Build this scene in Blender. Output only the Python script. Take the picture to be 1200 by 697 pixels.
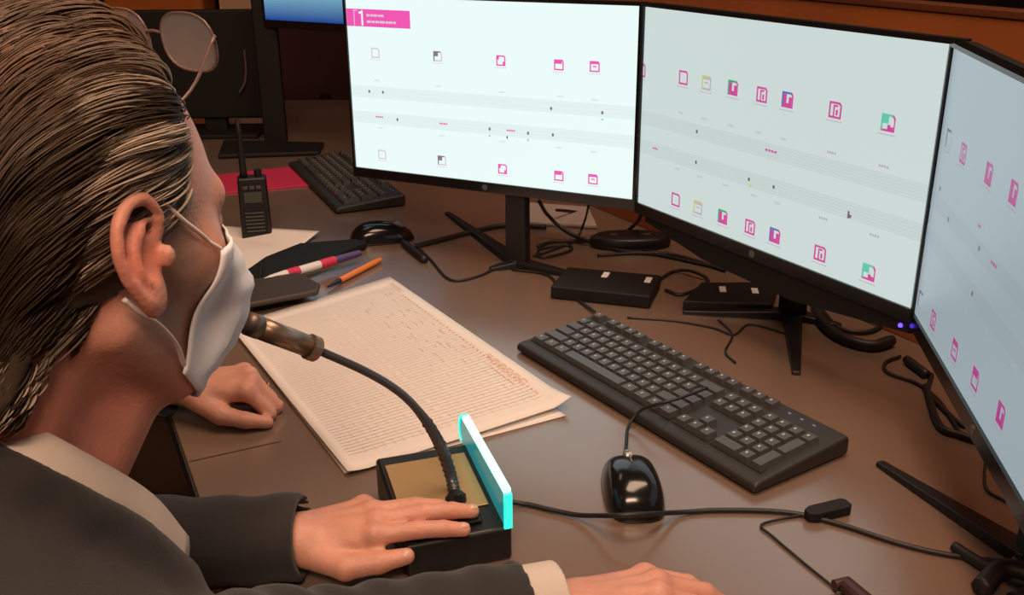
import bpy, math, random
import numpy as np
from mathutils import Vector, Matrix
random.seed(7); rng = np.random.default_rng(7)
for o in list(bpy.data.objects): bpy.data.objects.remove(o)
S = bpy.context.scene
C = S.collection
R = math.radians
V = Vector

# ---------------------------------------------------------------- camera
CAMH = 0.577; FPX = 1171.5; PITCH = R(21.187); ROLL = R(-0.487)
cd = bpy.data.cameras.new('camera'); cam = bpy.data.objects.new('camera', cd); C.objects.link(cam)
cd.sensor_fit = 'HORIZONTAL'; cd.sensor_width = 36; cd.lens = FPX/1200*36; cd.clip_start = .02
fw = V((0, math.cos(PITCH), -math.sin(PITCH))); up = V((0, math.sin(PITCH), math.cos(PITCH))); rt = V((1, 0, 0))
c_, s_ = math.cos(ROLL), math.sin(ROLL)
rt2 = rt*c_ + up*s_; up2 = up*c_ - rt*s_
cam.matrix_world = Matrix.Translation((0, 0, CAMH)) @ Matrix((rt2, up2, -fw)).transposed().to_4x4()
S.camera = cam
# ---------------------------------------------------------------- world, exposure
S.view_settings.view_transform = 'Standard'; S.view_settings.look = 'None'
S.view_settings.exposure = 0.0; S.view_settings.gamma = 1.0; S.view_settings.use_curve_mapping = False
W = bpy.data.worlds.new('world'); S.world = W; W.use_nodes = True
W.node_tree.nodes['Background'].inputs[0].default_value = (1.0, .72, .55, 1)
W.node_tree.nodes['Background'].inputs[1].default_value = 0.16
# ---------------------------------------------------------------- warm overhead area lights, all out of view
def area(name, loc, tgt, size, sy, power, col):
    l = bpy.data.lights.new(name, 'AREA'); l.shape = 'RECTANGLE'; l.size = size; l.size_y = sy; l.energy = power; l.color = col
    o = bpy.data.objects.new(name, l); C.objects.link(o); o.location = loc
    o.rotation_euler = (V(tgt)-V(loc)).to_track_quat('-Z', 'Y').to_euler(); return o
WARM = (1.0, .66, .46)
area('unseen_overhead_light', (.25, .95, 1.95), (.0, 1.1, 0), 1.2, .6, 28, WARM)
area('unseen_overhead_light', (-.15, -.75, 1.95), (-.35, .6, .2), 1.0, .6, 56, WARM)  # added behind the camera, unseen, to brighten the man's neck and ear
area('unseen_overhead_light', (-.9, 2.7, 1.95), (-.7, 2.6, 0), .9, .6, 3.5, WARM)

# ---------------------------------------------------------------- pixel -> world helpers (used once to survey positions)
def ray(px, py):
    X = px-600; Y = py-348.5
    x = c_*X + s_*Y; y = -s_*X + c_*Y
    d = rt*x + fw*FPX - up*y
    return d/d.y
def P(px, py, z=0.0):
    d = ray(px, py); return V((0, 0, CAMH)) + d*((z-CAMH)/d.z)
def A(px, py, Y): return V((0, 0, CAMH)) + ray(px, py)*Y

# ---------------------------------------------------------------- materials
def mat(name, col, rough=.5, metal=0, emit=None, es=1, var=0, vscale=20, bump=0, bscale=200, alpha=1, trans=0, spec=.5, sss=0, attr=None, sheen=0, coat=0):
    m = bpy.data.materials.new(name); m.use_nodes = True; nt = m.node_tree; b = nt.nodes['Principled BSDF']
    b.inputs['Base Color'].default_value = (*col, 1); b.inputs['Roughness'].default_value = rough; b.inputs['Metallic'].default_value = metal
    b.inputs['Specular IOR Level'].default_value = spec
    if coat: b.inputs['Coat Weight'].default_value = coat; b.inputs['Coat Roughness'].default_value = .20; b.inputs['Coat IOR'].default_value = 1.6
    if sheen: b.inputs['Sheen Weight'].default_value = sheen; b.inputs['Sheen Roughness'].default_value = .5
    if sss:
        b.inputs['Subsurface Weight'].default_value = sss; b.inputs['Subsurface Radius'].default_value = (.012, .004, .002); b.inputs['Subsurface Scale'].default_value = 1
    if trans: b.inputs['Transmission Weight'].default_value = trans; b.inputs['IOR'].default_value = 1.3
    if emit: b.inputs['Emission Color'].default_value = (*emit, 1); b.inputs['Emission Strength'].default_value = es
    if alpha < 1: b.inputs['Alpha'].default_value = alpha
    src = None
    if attr:
        a = nt.nodes.new('ShaderNodeAttribute'); a.attribute_name = attr; src = a.outputs['Color']
    if var or bump:
        tc = nt.nodes.new('ShaderNodeTexCoord')
    if var:
        n = nt.nodes.new('ShaderNodeTexNoise'); n.inputs['Scale'].default_value = vscale; n.inputs['Detail'].default_value = 5
        nt.links.new(tc.outputs['Object'], n.inputs['Vector'])
        r = nt.nodes.new('ShaderNodeMapRange'); r.inputs['From Min'].default_value = .3; r.inputs['From Max'].default_value = .7
        r.inputs['To Min'].default_value = 1-var; r.inputs['To Max'].default_value = 1+var
        nt.links.new(n.outputs['Fac'], r.inputs['Value'])
        mx = nt.nodes.new('ShaderNodeVectorMath'); mx.operation = 'SCALE'
        if src: nt.links.new(src, mx.inputs[0])
        else: mx.inputs[0].default_value = col
        nt.links.new(r.outputs['Result'], mx.inputs['Scale']); src = mx.outputs[0]
    if src: nt.links.new(src, b.inputs['Base Color'])
    if bump:
        n2 = nt.nodes.new('ShaderNodeTexNoise'); n2.inputs['Scale'].default_value = bscale; n2.inputs['Detail'].default_value = 4
        nt.links.new(tc.outputs['Object'], n2.inputs['Vector'])
        bp = nt.nodes.new('ShaderNodeBump'); bp.inputs['Strength'].default_value = bump; bp.inputs['Distance'].default_value = .002
        nt.links.new(n2.outputs['Fac'], bp.inputs['Height']); nt.links.new(bp.outputs['Normal'], b.inputs['Normal'])
    return m
def emis(name, col, es=1):
    return mat(name, (0.01, 0.01, 0.01), rough=.35, emit=col, es=es)
M = {}
M['desk'] = mat('desk_laminate', (.185, .125, .092), rough=.27, var=.06, vscale=6, bump=.02, bscale=900, spec=1.0, coat=.7)
M['edge'] = mat('desk_edge', (.03, .025, .022), rough=.5)
M['wood'] = mat('orange_wood', (.30, .085, .022), rough=.45, var=.15, vscale=5, bump=.05)
M['darkwall'] = mat('dark_wall', (.020, .014, .011), rough=.8, var=.2, vscale=2)
M['floor'] = mat('floor_brown', (.16, .10, .065), rough=.7, var=.15, vscale=4)
M['black'] = mat('black_plastic', (.009, .009, .010), rough=.42, bump=.03, bscale=1500)
M['black2'] = mat('black_plastic_matt', (.009, .0085, .008), rough=.6, spec=.3)
M['gloss'] = mat('black_gloss', (.008, .008, .009), rough=.16)
M['kbbody'] = mat('keyboard_body', (.022, .020, .018), rough=.5, bump=.05, bscale=1800)
M['key'] = mat('keycap', (.065, .062, .060), rough=.33, bump=.04, bscale=1500)
M['legend'] = mat('key_legend', (.5, .5, .48), rough=.5)
M['cable'] = mat('cable_black', (.012, .010, .010), rough=.5)
M['paper'] = mat('paper', (.80, .75, .70), rough=.85, var=.03, vscale=8)
M['paperline'] = mat('paper_print', (.50, .42, .38), rough=.9)
M['paperred'] = mat('paper_print_red', (.72, .36, .22), rough=.9)
M['cloth'] = mat('jacket_cloth', (.024, .023, .023), rough=.9, var=.10, vscale=25, bump=.35, bscale=900, sheen=.12)
M['cloth_navy'] = mat('navy_cloth', (.030, .034, .046), rough=.9, var=.10, vscale=25, bump=.35, bscale=900, sheen=.12)
M['trouser'] = mat('trouser_cloth', (.014, .014, .016), rough=.95, bump=.3, bscale=700)
M['shirt'] = mat('shirt_cotton', (.62, .55, .48), rough=.85, bump=.15, bscale=900, var=.04, vscale=30)
M['mask'] = mat('mask_fabric', (.90, .94, 1.0), rough=.9, bump=.12, bscale=1500, sss=.1)
M['strap'] = mat('mask_strap', (.88, .78, .74), rough=.8)
M['skin'] = mat('skin', (.55, .27, .18), rough=.48, attr='col', var=.07, vscale=60, bump=.25, bscale=350, sss=.12)
M['nail'] = mat('nail', (.66, .38, .30), rough=.3)
M['hair'] = mat('hair', (.05, .03, .02), rough=.5, attr='col', spec=.35)
M['haircap'] = mat('hair_base', (.060, .040, .024), rough=.8, var=.2, vscale=80)
M['gold'] = mat('brushed_gold', (.58, .40, .19), rough=.34, metal=.6, bump=.1, bscale=500)
M['bronze'] = mat('bronze_metal', (.30, .22, .16), rough=.35, metal=.7)
M['steelblue'] = mat('gooseneck_metal', (.10, .105, .115), rough=.35, metal=.6)
M['cyan'] = mat('cyan_lit_edge', (.1, .7, .65), rough=.3, emit=(.0, .80, .68), es=1.0)
M['cyanhot'] = mat('cyan_lit_edge_bright', (.3, .9, .85), rough=.3, emit=(.55, 1.0, .93), es=1.2)
M['teal'] = mat('teal_acrylic', (.02, .20, .20), rough=.25, emit=(.01, .16, .17), es=1.0)
M['white'] = mat('white_plastic', (.75, .72, .70), rough=.5)
M['crimson'] = mat('crimson_plastic', (.60, .03, .09), rough=.5)
M['purple'] = mat('purple_plastic', (.08, .05, .16), rough=.4)
M['orange'] = mat('orange_plastic', (.75, .22, .05), rough=.35)
M['orangebox'] = M['orange']
M['peach'] = mat('cream_card', (.85, .58, .38), rough=.8)
M['clear'] = mat('clear_plastic', (.8, .72, .68), rough=.25, trans=.55)
M['lens'] = mat('clear_lens', (.6, .6, .6), rough=.05, alpha=.22)
M['frame'] = mat('glasses_frame', (.16, .10, .085), rough=.25)
M['steel'] = mat('steel', (.45, .43, .40), rough=.3, metal=.9)
M['led'] = emis('blue_led', (.12, .05, 1.0), 3.0)
M['ring'] = mat('gold_ring', (.8, .55, .25), rough=.2, metal=1)

# ---------------------------------------------------------------- mesh helpers
def link(name, me, parent=None, mats=None, smooth=False):
    o = bpy.data.objects.new(name, me); C.objects.link(o)
    if parent is not None: o.parent = parent
    for m in (mats if isinstance(mats, (list, tuple)) else [mats]):
        if m is not None: me.materials.append(m)
    if smooth: me.polygons.foreach_set('use_smooth', [True]*len(me.polygons))
    return o
def thing(name, label, cat, loc=(0, 0, 0), rotz=0, group=None):
    o = bpy.data.objects.new(name, None); C.objects.link(o); o.empty_display_size = .02
    o.location = loc; o.rotation_euler = (0, 0, rotz); o['label'] = label; o['category'] = cat
    if group: o['group'] = group
    return o
def tag(o, label, cat, group=None):
    o['label'] = label; o['category'] = cat
    if group: o['group'] = group
    return o
class MB:
    def __init__(s): s.v = []; s.f = []; s.m = []; s.off = V((0, 0, 0))
    def add(s, vs, fs, mi=0):
        b = len(s.v); s.v += [V(v) for v in vs]; s.f += [tuple(b+i for i in f) for f in fs]; s.m += [mi]*len(fs)
    def box(s, x0, x1, y0, y1, z0, z1, mi=0, M4=None, taper=0):
        t = taper
        vs = [V((x0, y0, z0)), V((x1, y0, z0)), V((x1, y1, z0)), V((x0, y1, z0)), V((x0+t, y0+t, z1)), V((x1-t, y0+t, z1)), V((x1-t, y1-t, z1)), V((x0+t, y1-t, z1))]
        if M4: vs = [M4 @ v for v in vs]
        s.add(vs, [(0, 3, 2, 1), (4, 5, 6, 7), (0, 1, 5, 4), (1, 2, 6, 5), (2, 3, 7, 6), (3, 0, 4, 7)], mi)
    def prism(s, poly, z0, z1, mi=0, M4=None):
        n = len(poly); vs = [V((p[0], p[1], z0)) for p in poly]+[V((p[0], p[1], z1)) for p in poly]
        if M4: vs = [M4 @ v for v in vs]
        s.add(vs, [tuple(range(n-1, -1, -1)), tuple(range(n, 2*n))]+[(i, (i+1) % n, n+(i+1) % n, n+i) for i in range(n)], mi)
    def tube(s, pts, r, n=8, mi=0, caps=True, flat=1.0):
        pts = [V(p) for p in pts]; m = len(pts); rs = r if isinstance(r, (list, tuple)) else [r]*m
        T = [(pts[min(i+1, m-1)]-pts[max(i-1, 0)]).normalized() for i in range(m)]
        u = T[0].orthogonal().normalized()
        if abs(T[0].z) < .9: u = T[0].cross(V((0, 0, 1))).normalized()
        vs = []
        for i in range(m):
            u = (u - T[i]*u.dot(T[i])).normalized(); w = T[i].cross(u)
            for k in range(n):
                a = 2*math.pi*k/n; vs.append(pts[i]+(u*math.cos(a)+w*math.sin(a)*flat)*rs[i])
        fs = [(i*n+k, i*n+(k+1) % n, (i+1)*n+(k+1) % n, (i+1)*n+k) for i in range(m-1) for k in range(n)]
        if caps: fs += [tuple(range(n-1, -1, -1)), tuple((m-1)*n+k for k in range(n))]
        s.add(vs, fs, mi)
    def lathe(s, prof, n=20, mi=0, M4=None):
        vs = []
        for r_, z in prof:
            for k in range(n):
                a = 2*math.pi*k/n; v = V((r_*math.cos(a), r_*math.sin(a), z)); vs.append(M4 @ v if M4 else v)
        m = len(prof)
        fs = [(i*n+k, i*n+(k+1) % n, (i+1)*n+(k+1) % n, (i+1)*n+k) for i in range(m-1) for k in range(n)]
        fs += [tuple(range(n-1, -1, -1)), tuple((m-1)*n+k for k in range(n))]
        s.add(vs, fs, mi)
    def build(s, name, mats, parent=None, smooth=False, bevel=0, seg=2, world=False):
        off = V((0, 0, 0))
        if world and parent is not None:
            p = parent
            while p is not None: off += p.location; p = p.parent
        me = bpy.data.meshes.new(name); me.from_pydata([v-off for v in s.v], [], s.f); me.polygons.foreach_set('material_index', s.m); me.update()
        o = link(name, me, parent, mats, smooth)
        if bevel:
            b = o.modifiers.new('bevel', 'BEVEL'); b.width = bevel; b.segments = seg; b.limit_method = 'ANGLE'; b.angle_limit = R(40)
            me.polygons.foreach_set('use_smooth', [True]*len(me.polygons))
            w = o.modifiers.new('wn', 'WEIGHTED_NORMAL'); w.keep_sharp = False
        return o
def spl(pts, k=8):
    pts = [V(p) for p in pts]; q = [pts[0]*2-pts[1]]+pts+[pts[-1]*2-pts[-2]]; out = []
    for i in range(1, len(q)-2):
        a, b, c, d = q[i-1:i+3]
        for j in range(k):
            t = j/k; out.append(.5*((2*b)+(c-a)*t+(2*a-5*b+4*c-d)*t*t+(3*b-a-3*c+d)*t**3))
    out.append(pts[-1]); return out
def frame4(o, x, y, z): # matrix with columns x,y,z at origin o
    return Matrix.Translation(o) @ Matrix((x, y, z)).transposed().to_4x4()
def local(root, p): return V(p)-root.location

# ---------------------------------------------------------------- setting
def struct(name, box, m, kind='structure'):
    b = MB(); b.box(*box); o = b.build(name, m); o['kind'] = kind; return o
FZ = -.74
struct('floor', (-3.2, 3.0, -1.8, 5.6, FZ-.05, FZ), M['floor'])
struct('ceiling', (-3.2, 3.0, -1.8, 5.6, 2.0, 2.05), mat('ceiling_paint', (.35, .28, .22), rough=.9))
struct('wall_back', (-3.2, 3.0, 5.6, 5.65, FZ, 2.0), M['darkwall'])
struct('wall_front', (-3.2, 3.0, -1.85, -1.8, FZ, 2.0), M['wood'])
struct('wall_left', (-3.25, -3.2, -1.8, 5.6, FZ, 2.0), M['wood'])
struct('wall_right', (3.0, 3.05, -1.8, 5.6, FZ, 2.0), M['wood'])

# desk: big worktop with diagonal left edge
dk = thing('desk', 'large dark grey laminate control desk with a slanting left edge', 'desk', (0.1, 1.2, FZ))
e1 = P(205, 500); e2 = P(245, 618); ed = (e2-e1).normalized()
near = e2+ed*((e2.y-.45)/abs(ed.y)*1.0)
far_ = e1-ed*.55
poly = [near, V((.95, .45, 0)), V((1.02, .62, 0)), V((.98, .62, 0)), V((-.55, 3.32, 0)), V((-1.5, 3.32, 0)), V((-1.5, 2.3, 0)), far_]
poly = [near, V((.93, .45, 0)), V((.99, .60, 0)), V((-.50, 3.30, 0)), V((-1.6, 3.30, 0)), V((-1.6, 2.1, 0)), V((-1.0, 1.75, 0)), far_]
b = MB(); b.prism([(p.x, p.y) for p in poly], -.028, 0)
top = b.build('desktop', [M['desk']], dk, world=True, bevel=.002)
b = MB()
n_ = V((-ed.y, ed.x, 0)); n_ = n_ if n_.x < 0 else -n_
b.prism([((far_+n_*t).x, (far_+n_*t).y) for t in (0.0005, .0025)][::-1]+[((near+n_*t).x, (near+n_*t).y) for t in (0.0005, .0025)], -.030, .0006)
b.build('edge_band', [M['edge']], dk, world=True)
s0, s1 = P(222, 541), P(330, 517)
sd = (s1-s0).normalized(); sn = V((-sd.y, sd.x, 0))*.0009
b = MB(); b.prism([((s0-sn).x, (s0-sn).y), ((s1-sn).x, (s1-sn).y), ((s1+sn).x, (s1+sn).y), ((s0+sn).x, (s0+sn).y)], -.002, .0004)
b.build('seam', [M['edge']], dk, world=True)
for x, y in ((.25, .62), (.82, .62), (-.55, 3.1), (-1.45, 3.1), (-1.45, 2.25), (-.35, 1.35)):
    b = MB(); b.box(x-.03, x+.03, y-.03, y+.03, FZ, -.028); b.build('leg', [M['black2']], dk, world=True, bevel=.003)

# wooden divider behind monitors
dv0 = V((.27, 1.83, 0)); dd = V((-.4913, .871, 0)); dn = V((.871, .4913, 0))
a0 = dv0+dd*-1.32; a1 = dv0+dd*1.35
dv = thing('desk_divider', 'low orange brown wooden divider standing behind the monitors', 'divider', (dv0.x, dv0.y, 0))
b = MB(); q = [a0, a0+dn*.03, a1+dn*.03, a1]; b.prism([(p.x, p.y) for p in q], 0, .450); b.build('panel', [M['wood']], dv, world=True, bevel=.002)
b = MB(); q = [a0-dn*.003, a0+dn*.033, a1+dn*.033, a1-dn*.003]; b.prism([(p.x, p.y) for p in q], .450, .4595); b.build('top_rail', [mat('rail_dark', (.10, .03, .012), rough=.4)], dv, world=True, bevel=.001)

# ---------------------------------------------------------------- monitors
MW, MH = .527, .296
MON = [((-.279, 1.770, .147), -.460), ((.199, 1.516, .148), -1.055), ((.458, 1.054, .146), -4.87+2*math.pi-math.pi*0)]
MON[2] = ((.458, 1.054, .146), R(-99.03))
FWALL = {'mag': (.75, .08, .38), 'dk': (.20, .16, .20), 'gray': (.60, .66, .68), 'green': (.03, .45, .20), 'teal': (.15, .68, .50), 'yel': (.70, .72, .20), 'blue': (.08, .20, .55), 'pale': (.62, .50, .58)}
def monitor(i, label, white, dim, items, tint, led=False, footdirs=()):
    (x, y, z), a = MON[i]
    w = V((math.cos(a), math.sin(a), 0)); n = V((-math.sin(a), math.cos(a), 0)); u = V((0, 0, 1)); o = V((x, y, z))
    if i == 2: n = -V((math.sin(-a), math.cos(a), 0)) if False else V((-math.sin(a), math.cos(a), 0))
    cen = o+w*MW/2+n*.075
    fx = {0: P(607, 312), 1: P(928, 372), 2: o+w*MW*.5+n*.07}[i]
    fx = V((fx.x, fx.y, 0))
    root = thing('monitor', label, 'monitor', fx)
    F = frame4(o, w, n, u)                     # local: x along, y away, z up
    # bezel frame
    b = MB(); t = .0045; bt = .017
    b.box(-t, MW+t, -.0035, .012, -bt, 0, M4=F); b.box(-t, MW+t, -.0035, .012, MH, MH+t, M4=F)
    b.box(-t, 0, -.0035, .012, 0, MH, M4=F); b.box(MW, MW+t, -.0035, .012, 0, MH, M4=F)
    b.build('bezel', [M['gloss']], root, world=True)
    # back shell: shallow housing with a bulge
    b = MB(); b.box(-t, MW+t, .012, .022, -bt, MH+t, M4=F)
    Q = F @ Matrix.Translation((0, .022, 0)) @ Matrix.Rotation(-math.pi/2, 4, 'X')
    b.box(.10, MW-.10, -MH+.03, .004, 0, .030, taper=.02, M4=Q)
    b.build('housing', [M['black2']], root, world=True)
    b = MB(); b.box(0, MW, 0, .004, 0, MH, M4=F); scr = b.build('screen', [white], root, world=True)
    b = MB(); b.lathe([(.0005, 0), (.0052, 0), (.0052, .0006), (.0005, .0006)], 20, M4=F @ Matrix.Translation((MW/2, -.0035, -bt*.5)) @ Matrix.Rotation(math.pi/2, 4, 'X'))
    b.build('logo', [mat('logo_grey', (.16, .16, .17), rough=.3, metal=.6)], root, world=True)
    if led:
        b = MB(); b.lathe([(.0003, 0), (.0028, 0), (.0024, .0022), (.0003, .003)], 14, M4=F @ Matrix.Translation((MW-.014, -.001, -.024)) @ Matrix.Rotation(math.pi/2, 4, 'X'))
        b.build('power_light', [M['led']], root, world=True)
    if i == 1:  # added dark bar standing in for housing back and shade below the bezel
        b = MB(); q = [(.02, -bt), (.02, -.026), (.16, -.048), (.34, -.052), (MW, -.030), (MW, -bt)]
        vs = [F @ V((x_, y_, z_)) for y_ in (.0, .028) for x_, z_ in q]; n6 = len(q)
        b.add(vs, [tuple(range(n6-1, -1, -1)), tuple(range(n6, 2*n6))]+[(j, (j+1) % n6, n6+(j+1) % n6, n6+j) for j in range(n6)]); b.build('added_dark_bar', [M['black2']], root, world=True)
    # stand
    b = MB(); pc = fx; top_ = V((cen.x, cen.y, z+.10)) if i != 0 else V((fx.x, fx.y+.01, z+.10))
    pw = .019; Fp = frame4(V((0, 0, 0)), w, n, u)
    bw = lambda c, hw, hd: [c-w*hw-n*hd, c+w*hw-n*hd, c+w*hw+n*hd, c-w*hw+n*hd]
    vs = bw(pc+u*.006, pw, .012)+bw(top_, pw, .010)
    b.add(vs, [(0, 3, 2, 1), (4, 5, 6, 7), (0, 1, 5, 4), (1, 2, 6, 5), (2, 3, 7, 6), (3, 0, 4, 7)]); b.build('stand_post', [M['black']], root, world=True, bevel=.003)
    mid = o+w*MW/2
    b = MB(); vv = [V((top_.x, top_.y, z+.08)), mid+n*.045+u*.08]
    b.tube([top_-u*.02, mid+n*.04+u*.08], .022, 10); b.build('stand_bracket', [M['black2']], root, world=True)
    for tip in footdirs:
        tip = V((tip.x, tip.y, 0)); d = (tip-fx); L = d.length; d = d.normalized(); sde = V((-d.y, d.x, 0))
        vs = [fx-sde*.016-d*.01+u*.0003, fx+sde*.016-d*.01+u*.0003, tip+sde*.006+u*.0003, tip-sde*.006+u*.0003,
              fx-sde*.014-d*.01+u*.014, fx+sde*.014-d*.01+u*.014, tip+sde*.005+u*.006, tip-sde*.005+u*.006]
        b = MB(); b.add(vs, [(3, 2, 1, 0), (4, 5, 6, 7), (0, 1, 5, 4), (1, 2, 6, 5), (2, 3, 7, 6), (3, 0, 4, 7)]); b.build('foot', [M['black']], root, world=True, bevel=.0015)
    # graphics: flat shapes on the panel
    Fi = F.inverted()
    def uv(px, py):
        d = ray(px, py); o0 = V((0, 0, CAMH)); t = (o-o0).dot(n)/d.dot(n); q = Fi @ (o0+d*t); return q.x, q.z
    gb = MB(); names = ['mag', 'dk', 'gray', 'green', 'teal', 'yel', 'blue', 'pale', 'white', 'band']
    mats = [emis('print_%s' % k, tuple(c*tint[j]*dim for j, c in enumerate(FWALL[k])), 1) for k in names[:-2]]+[white, emis('print_band', tuple(v*.90 for v in white.node_tree.nodes['Principled BSDF'].inputs['Emission Color'].default_value[:3]), 1)]
    def rect(u0, u1, v0, v1, c, e=.0003):
        u0 = max(u0, .0005); u1 = min(u1, MW-.0005)
        if u1 <= u0: return
        vs = [F @ V((a_, -e, b_)) for a_, b_ in ((u0, v0), (u1, v0), (u1, v1), (u0, v1))]
        gb.add(vs, [(0, 1, 2, 3)], names.index(c))
    def icon(px, py, c, kind=0, s=1.0, c2=None):
        cu, cv = uv(px, py); hw = .0098*s; hh = .0098*s; t = .0026*s
        # rounded frame with cut corner
        rect(cu-hw, cu+hw*.7, cv+hh-t, cv+hh, c2 or c); rect(cu-hw, cu+hw, cv-hh, cv-hh+t, c); rect(cu-hw, cu-hw+t, cv-hh, cv+hh, c2 or c); rect(cu+hw-t, cu+hw, cv-hh, cv+hh*.65, c)
        p = [(cu+hw*.7, cv+hh), (cu+hw*.7-t, cv+hh-t), (cu+hw-t, cv+hh*.6), (cu+hw, cv+hh*.65)]
        if 0 < p[0][0] < MW-.01: gb.add([F @ V((a_, -.0003, b_)) for a_, b_ in p], [(0, 1, 2, 3)], names.index(c))
        k = .4*hw
        if kind == 1: rect(cu-hw, cu+k*.2, cv, cv+hh, c2 or c, .0004)
        if kind == 2: rect(cu-k*.35, cu+k*.35, cv-k, cv+k, 'white', .0005); rect(cu-hw+t, cu-k, cv+k*.4, cv+hh-t, c, .0004); rect(cu+k, cu+hw-t, cv-hh+t, cv-k*.4, c, .0004)
        if kind == 3: rect(cu-hw+t, cu+hw*.6, cv+k*.5, cv+hh-t, c, .0004)
        if kind == 4: rect(cu-hw+t, cu+hw-t, cv+k*1.1, cv+hh-t, c, .0004); rect(cu-k, cu+k, cv-.001, cv+.001, c, .0004)
        if kind == 5: rect(cu-k*.8, cu-k*.2, cv-hh, cv+k*1.2, c, .0004); rect(cu+k*.3, cu+k*1.1, cv-k*1.5, cv+k*.2, c, .0004); rect(cu-k*.8, cu+k, cv+k, cv+k*1.6, c, .0004)
        if kind == 6: rect(cu-hw+t, cu-k*.4, cv-hh, cv+hh-t, c, .0004); rect(cu+k*.6, cu+hw-t, cv-hh, cv+k, c, .0004); rect(cu-k*.4, cu+k*.6, cv-k*2, cv-k, c, .0004)
        if kind == 7: rect(cu-k*.1, cu+hw-t, cv-hh+t*.6, cv-k*.5, c, .0004); rect(cu-hw, cu+k*.2, cv-k*.2, cv+hh, c2, .0005); rect(cu+k, cu+hw-t*.6, cv-k, cv+k, 'white', .0006)
        # caption in tiny unreadable print
        q = cu-hw*1.3
        for j in range(6):
            l = hw*.36; rect(q, q+l, cv-hh*1.42, cv-hh*1.30, 'pale'); q += l+hw*.07
    def label_(px, py, c='gray', w_=.011):
        cu, cv = uv(px, py)
        for j in range(4): rect(cu-w_/2+j*w_/4, cu-w_/2+j*w_/4+w_/5.2, cv-.0014, cv+.0014, c)
    def dot(px, py, c='dk', r=.0022):
        cu, cv = uv(px, py)
        vs = [F @ V((cu+r*math.cos(k*math.pi/4), -.0006, cv+1.3*r*math.sin(k*math.pi/4))) for k in range(8)]
        gb.add(vs, [tuple(range(8))], names.index(c))
    def band(pa, pb, n_l=3, c='gray', v_=None, th=.0004, soft=None):
        (ua, va), (ub, vb) = uv(*pa), uv(*pb); v0 = max(va, vb); v1 = min(va, vb)
        return v0, v1
    def track(v0, v1, c='gray', nl=5, th=.00028):
        rect(0, MW, v1, v0, 'band', .00015)
        for j in range(nl):
            v = v0+(v1-v0)*j/(nl-1); rect(.0, MW, v-th, v+th, c, .0002)
    for it in items(uv):
        k = it[0]
        {'icon': icon, 'label': label_, 'dot': dot, 'track': track, 'rect': rect}[k](*it[1:])
    g = gb.build('screen_graphics', mats, root, world=True)
    return root, F, uv
print_c = ['mag']
def items0(uv):
    L = []
    for (x, y, k, c, c2) in ((440, 62, 0, 'pale', None), (513, 66, 1, 'pale', 'dk'), (587, 71, 2, 'mag', None), (655, 76, 3, 'mag', None), (697, 78, 4, 'mag', None), (757, 81, 0, 'mag', None),
                             (448, 181, 0, 'pale', None), (518, 188, 1, 'pale', 'dk'), (589, 198, 2, 'mag', None), (655, 206, 3, 'mag', None), (695, 210, 4, 'mag', None), (750, 219, 0, 'mag', None)):
        L.append(('icon', x, y, c, k, .85, c2))
    for x, y in ((442, 94), (514, 101), (588, 108), (657, 113), (697, 117), (446, 150), (518, 159), (589, 166), (655, 173), (696, 178)): L.append(('label', x, y))
    for x, y in ((445, 137), (520, 145), (599, 153)): L.append(('label', x, y, 'mag', .016))
    for x, y in ((433, 107), (449, 108), (646, 127), (706, 132), (466, 140), (574, 151), (619, 156), (648, 158)): L.append(('dot', x, y))
    for x, y in ((706, 140), (619, 164), (574, 159)): L.append(('dot', x, y, 'green', .0012))
    L += [('track', uv(600, 114)[1], uv(600, 128)[1], 'white2' if False else 'gray', 4, .00012), ('track', uv(600, 146)[1], uv(600, 160)[1], 'gray', 4, .00012)]
    u0, v1 = uv(404, 9); u1, v0 = uv(481, 33); L.append(('rect', u0, u1, v0-.001, v1-.001, 'mag'))
    uu, vv = uv(424, 21)
    L += [('rect', uu-.0008, uu+.0026, vv-.0125, vv+.0125, 'white', .0006), ('rect', uu-.0055, uu, vv+.007, vv+.0105, 'white', .0006), ('rect', uu-.016, uu-.0145, vv-.013, vv+.013, 'pale', .0006), ('rect', uu-.016, uu-.009, vv+.0115, vv+.013, 'pale', .0006)]
    q = uu+.010
    for j, w_ in enumerate((.008, .006, .009, .005, .008)): L.append(('rect', q, q+w_*.8, vv+.003, vv+.0068, 'pale', .0006)); q += w_
    q = uu+.010
    for j, w_ in enumerate((.010, .007, .009, .012, .006, .009, .006)): L.append(('rect', q, q+w_*.86, vv-.0075, vv-.0037, 'pale', .0006)); q += w_
    return L
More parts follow.
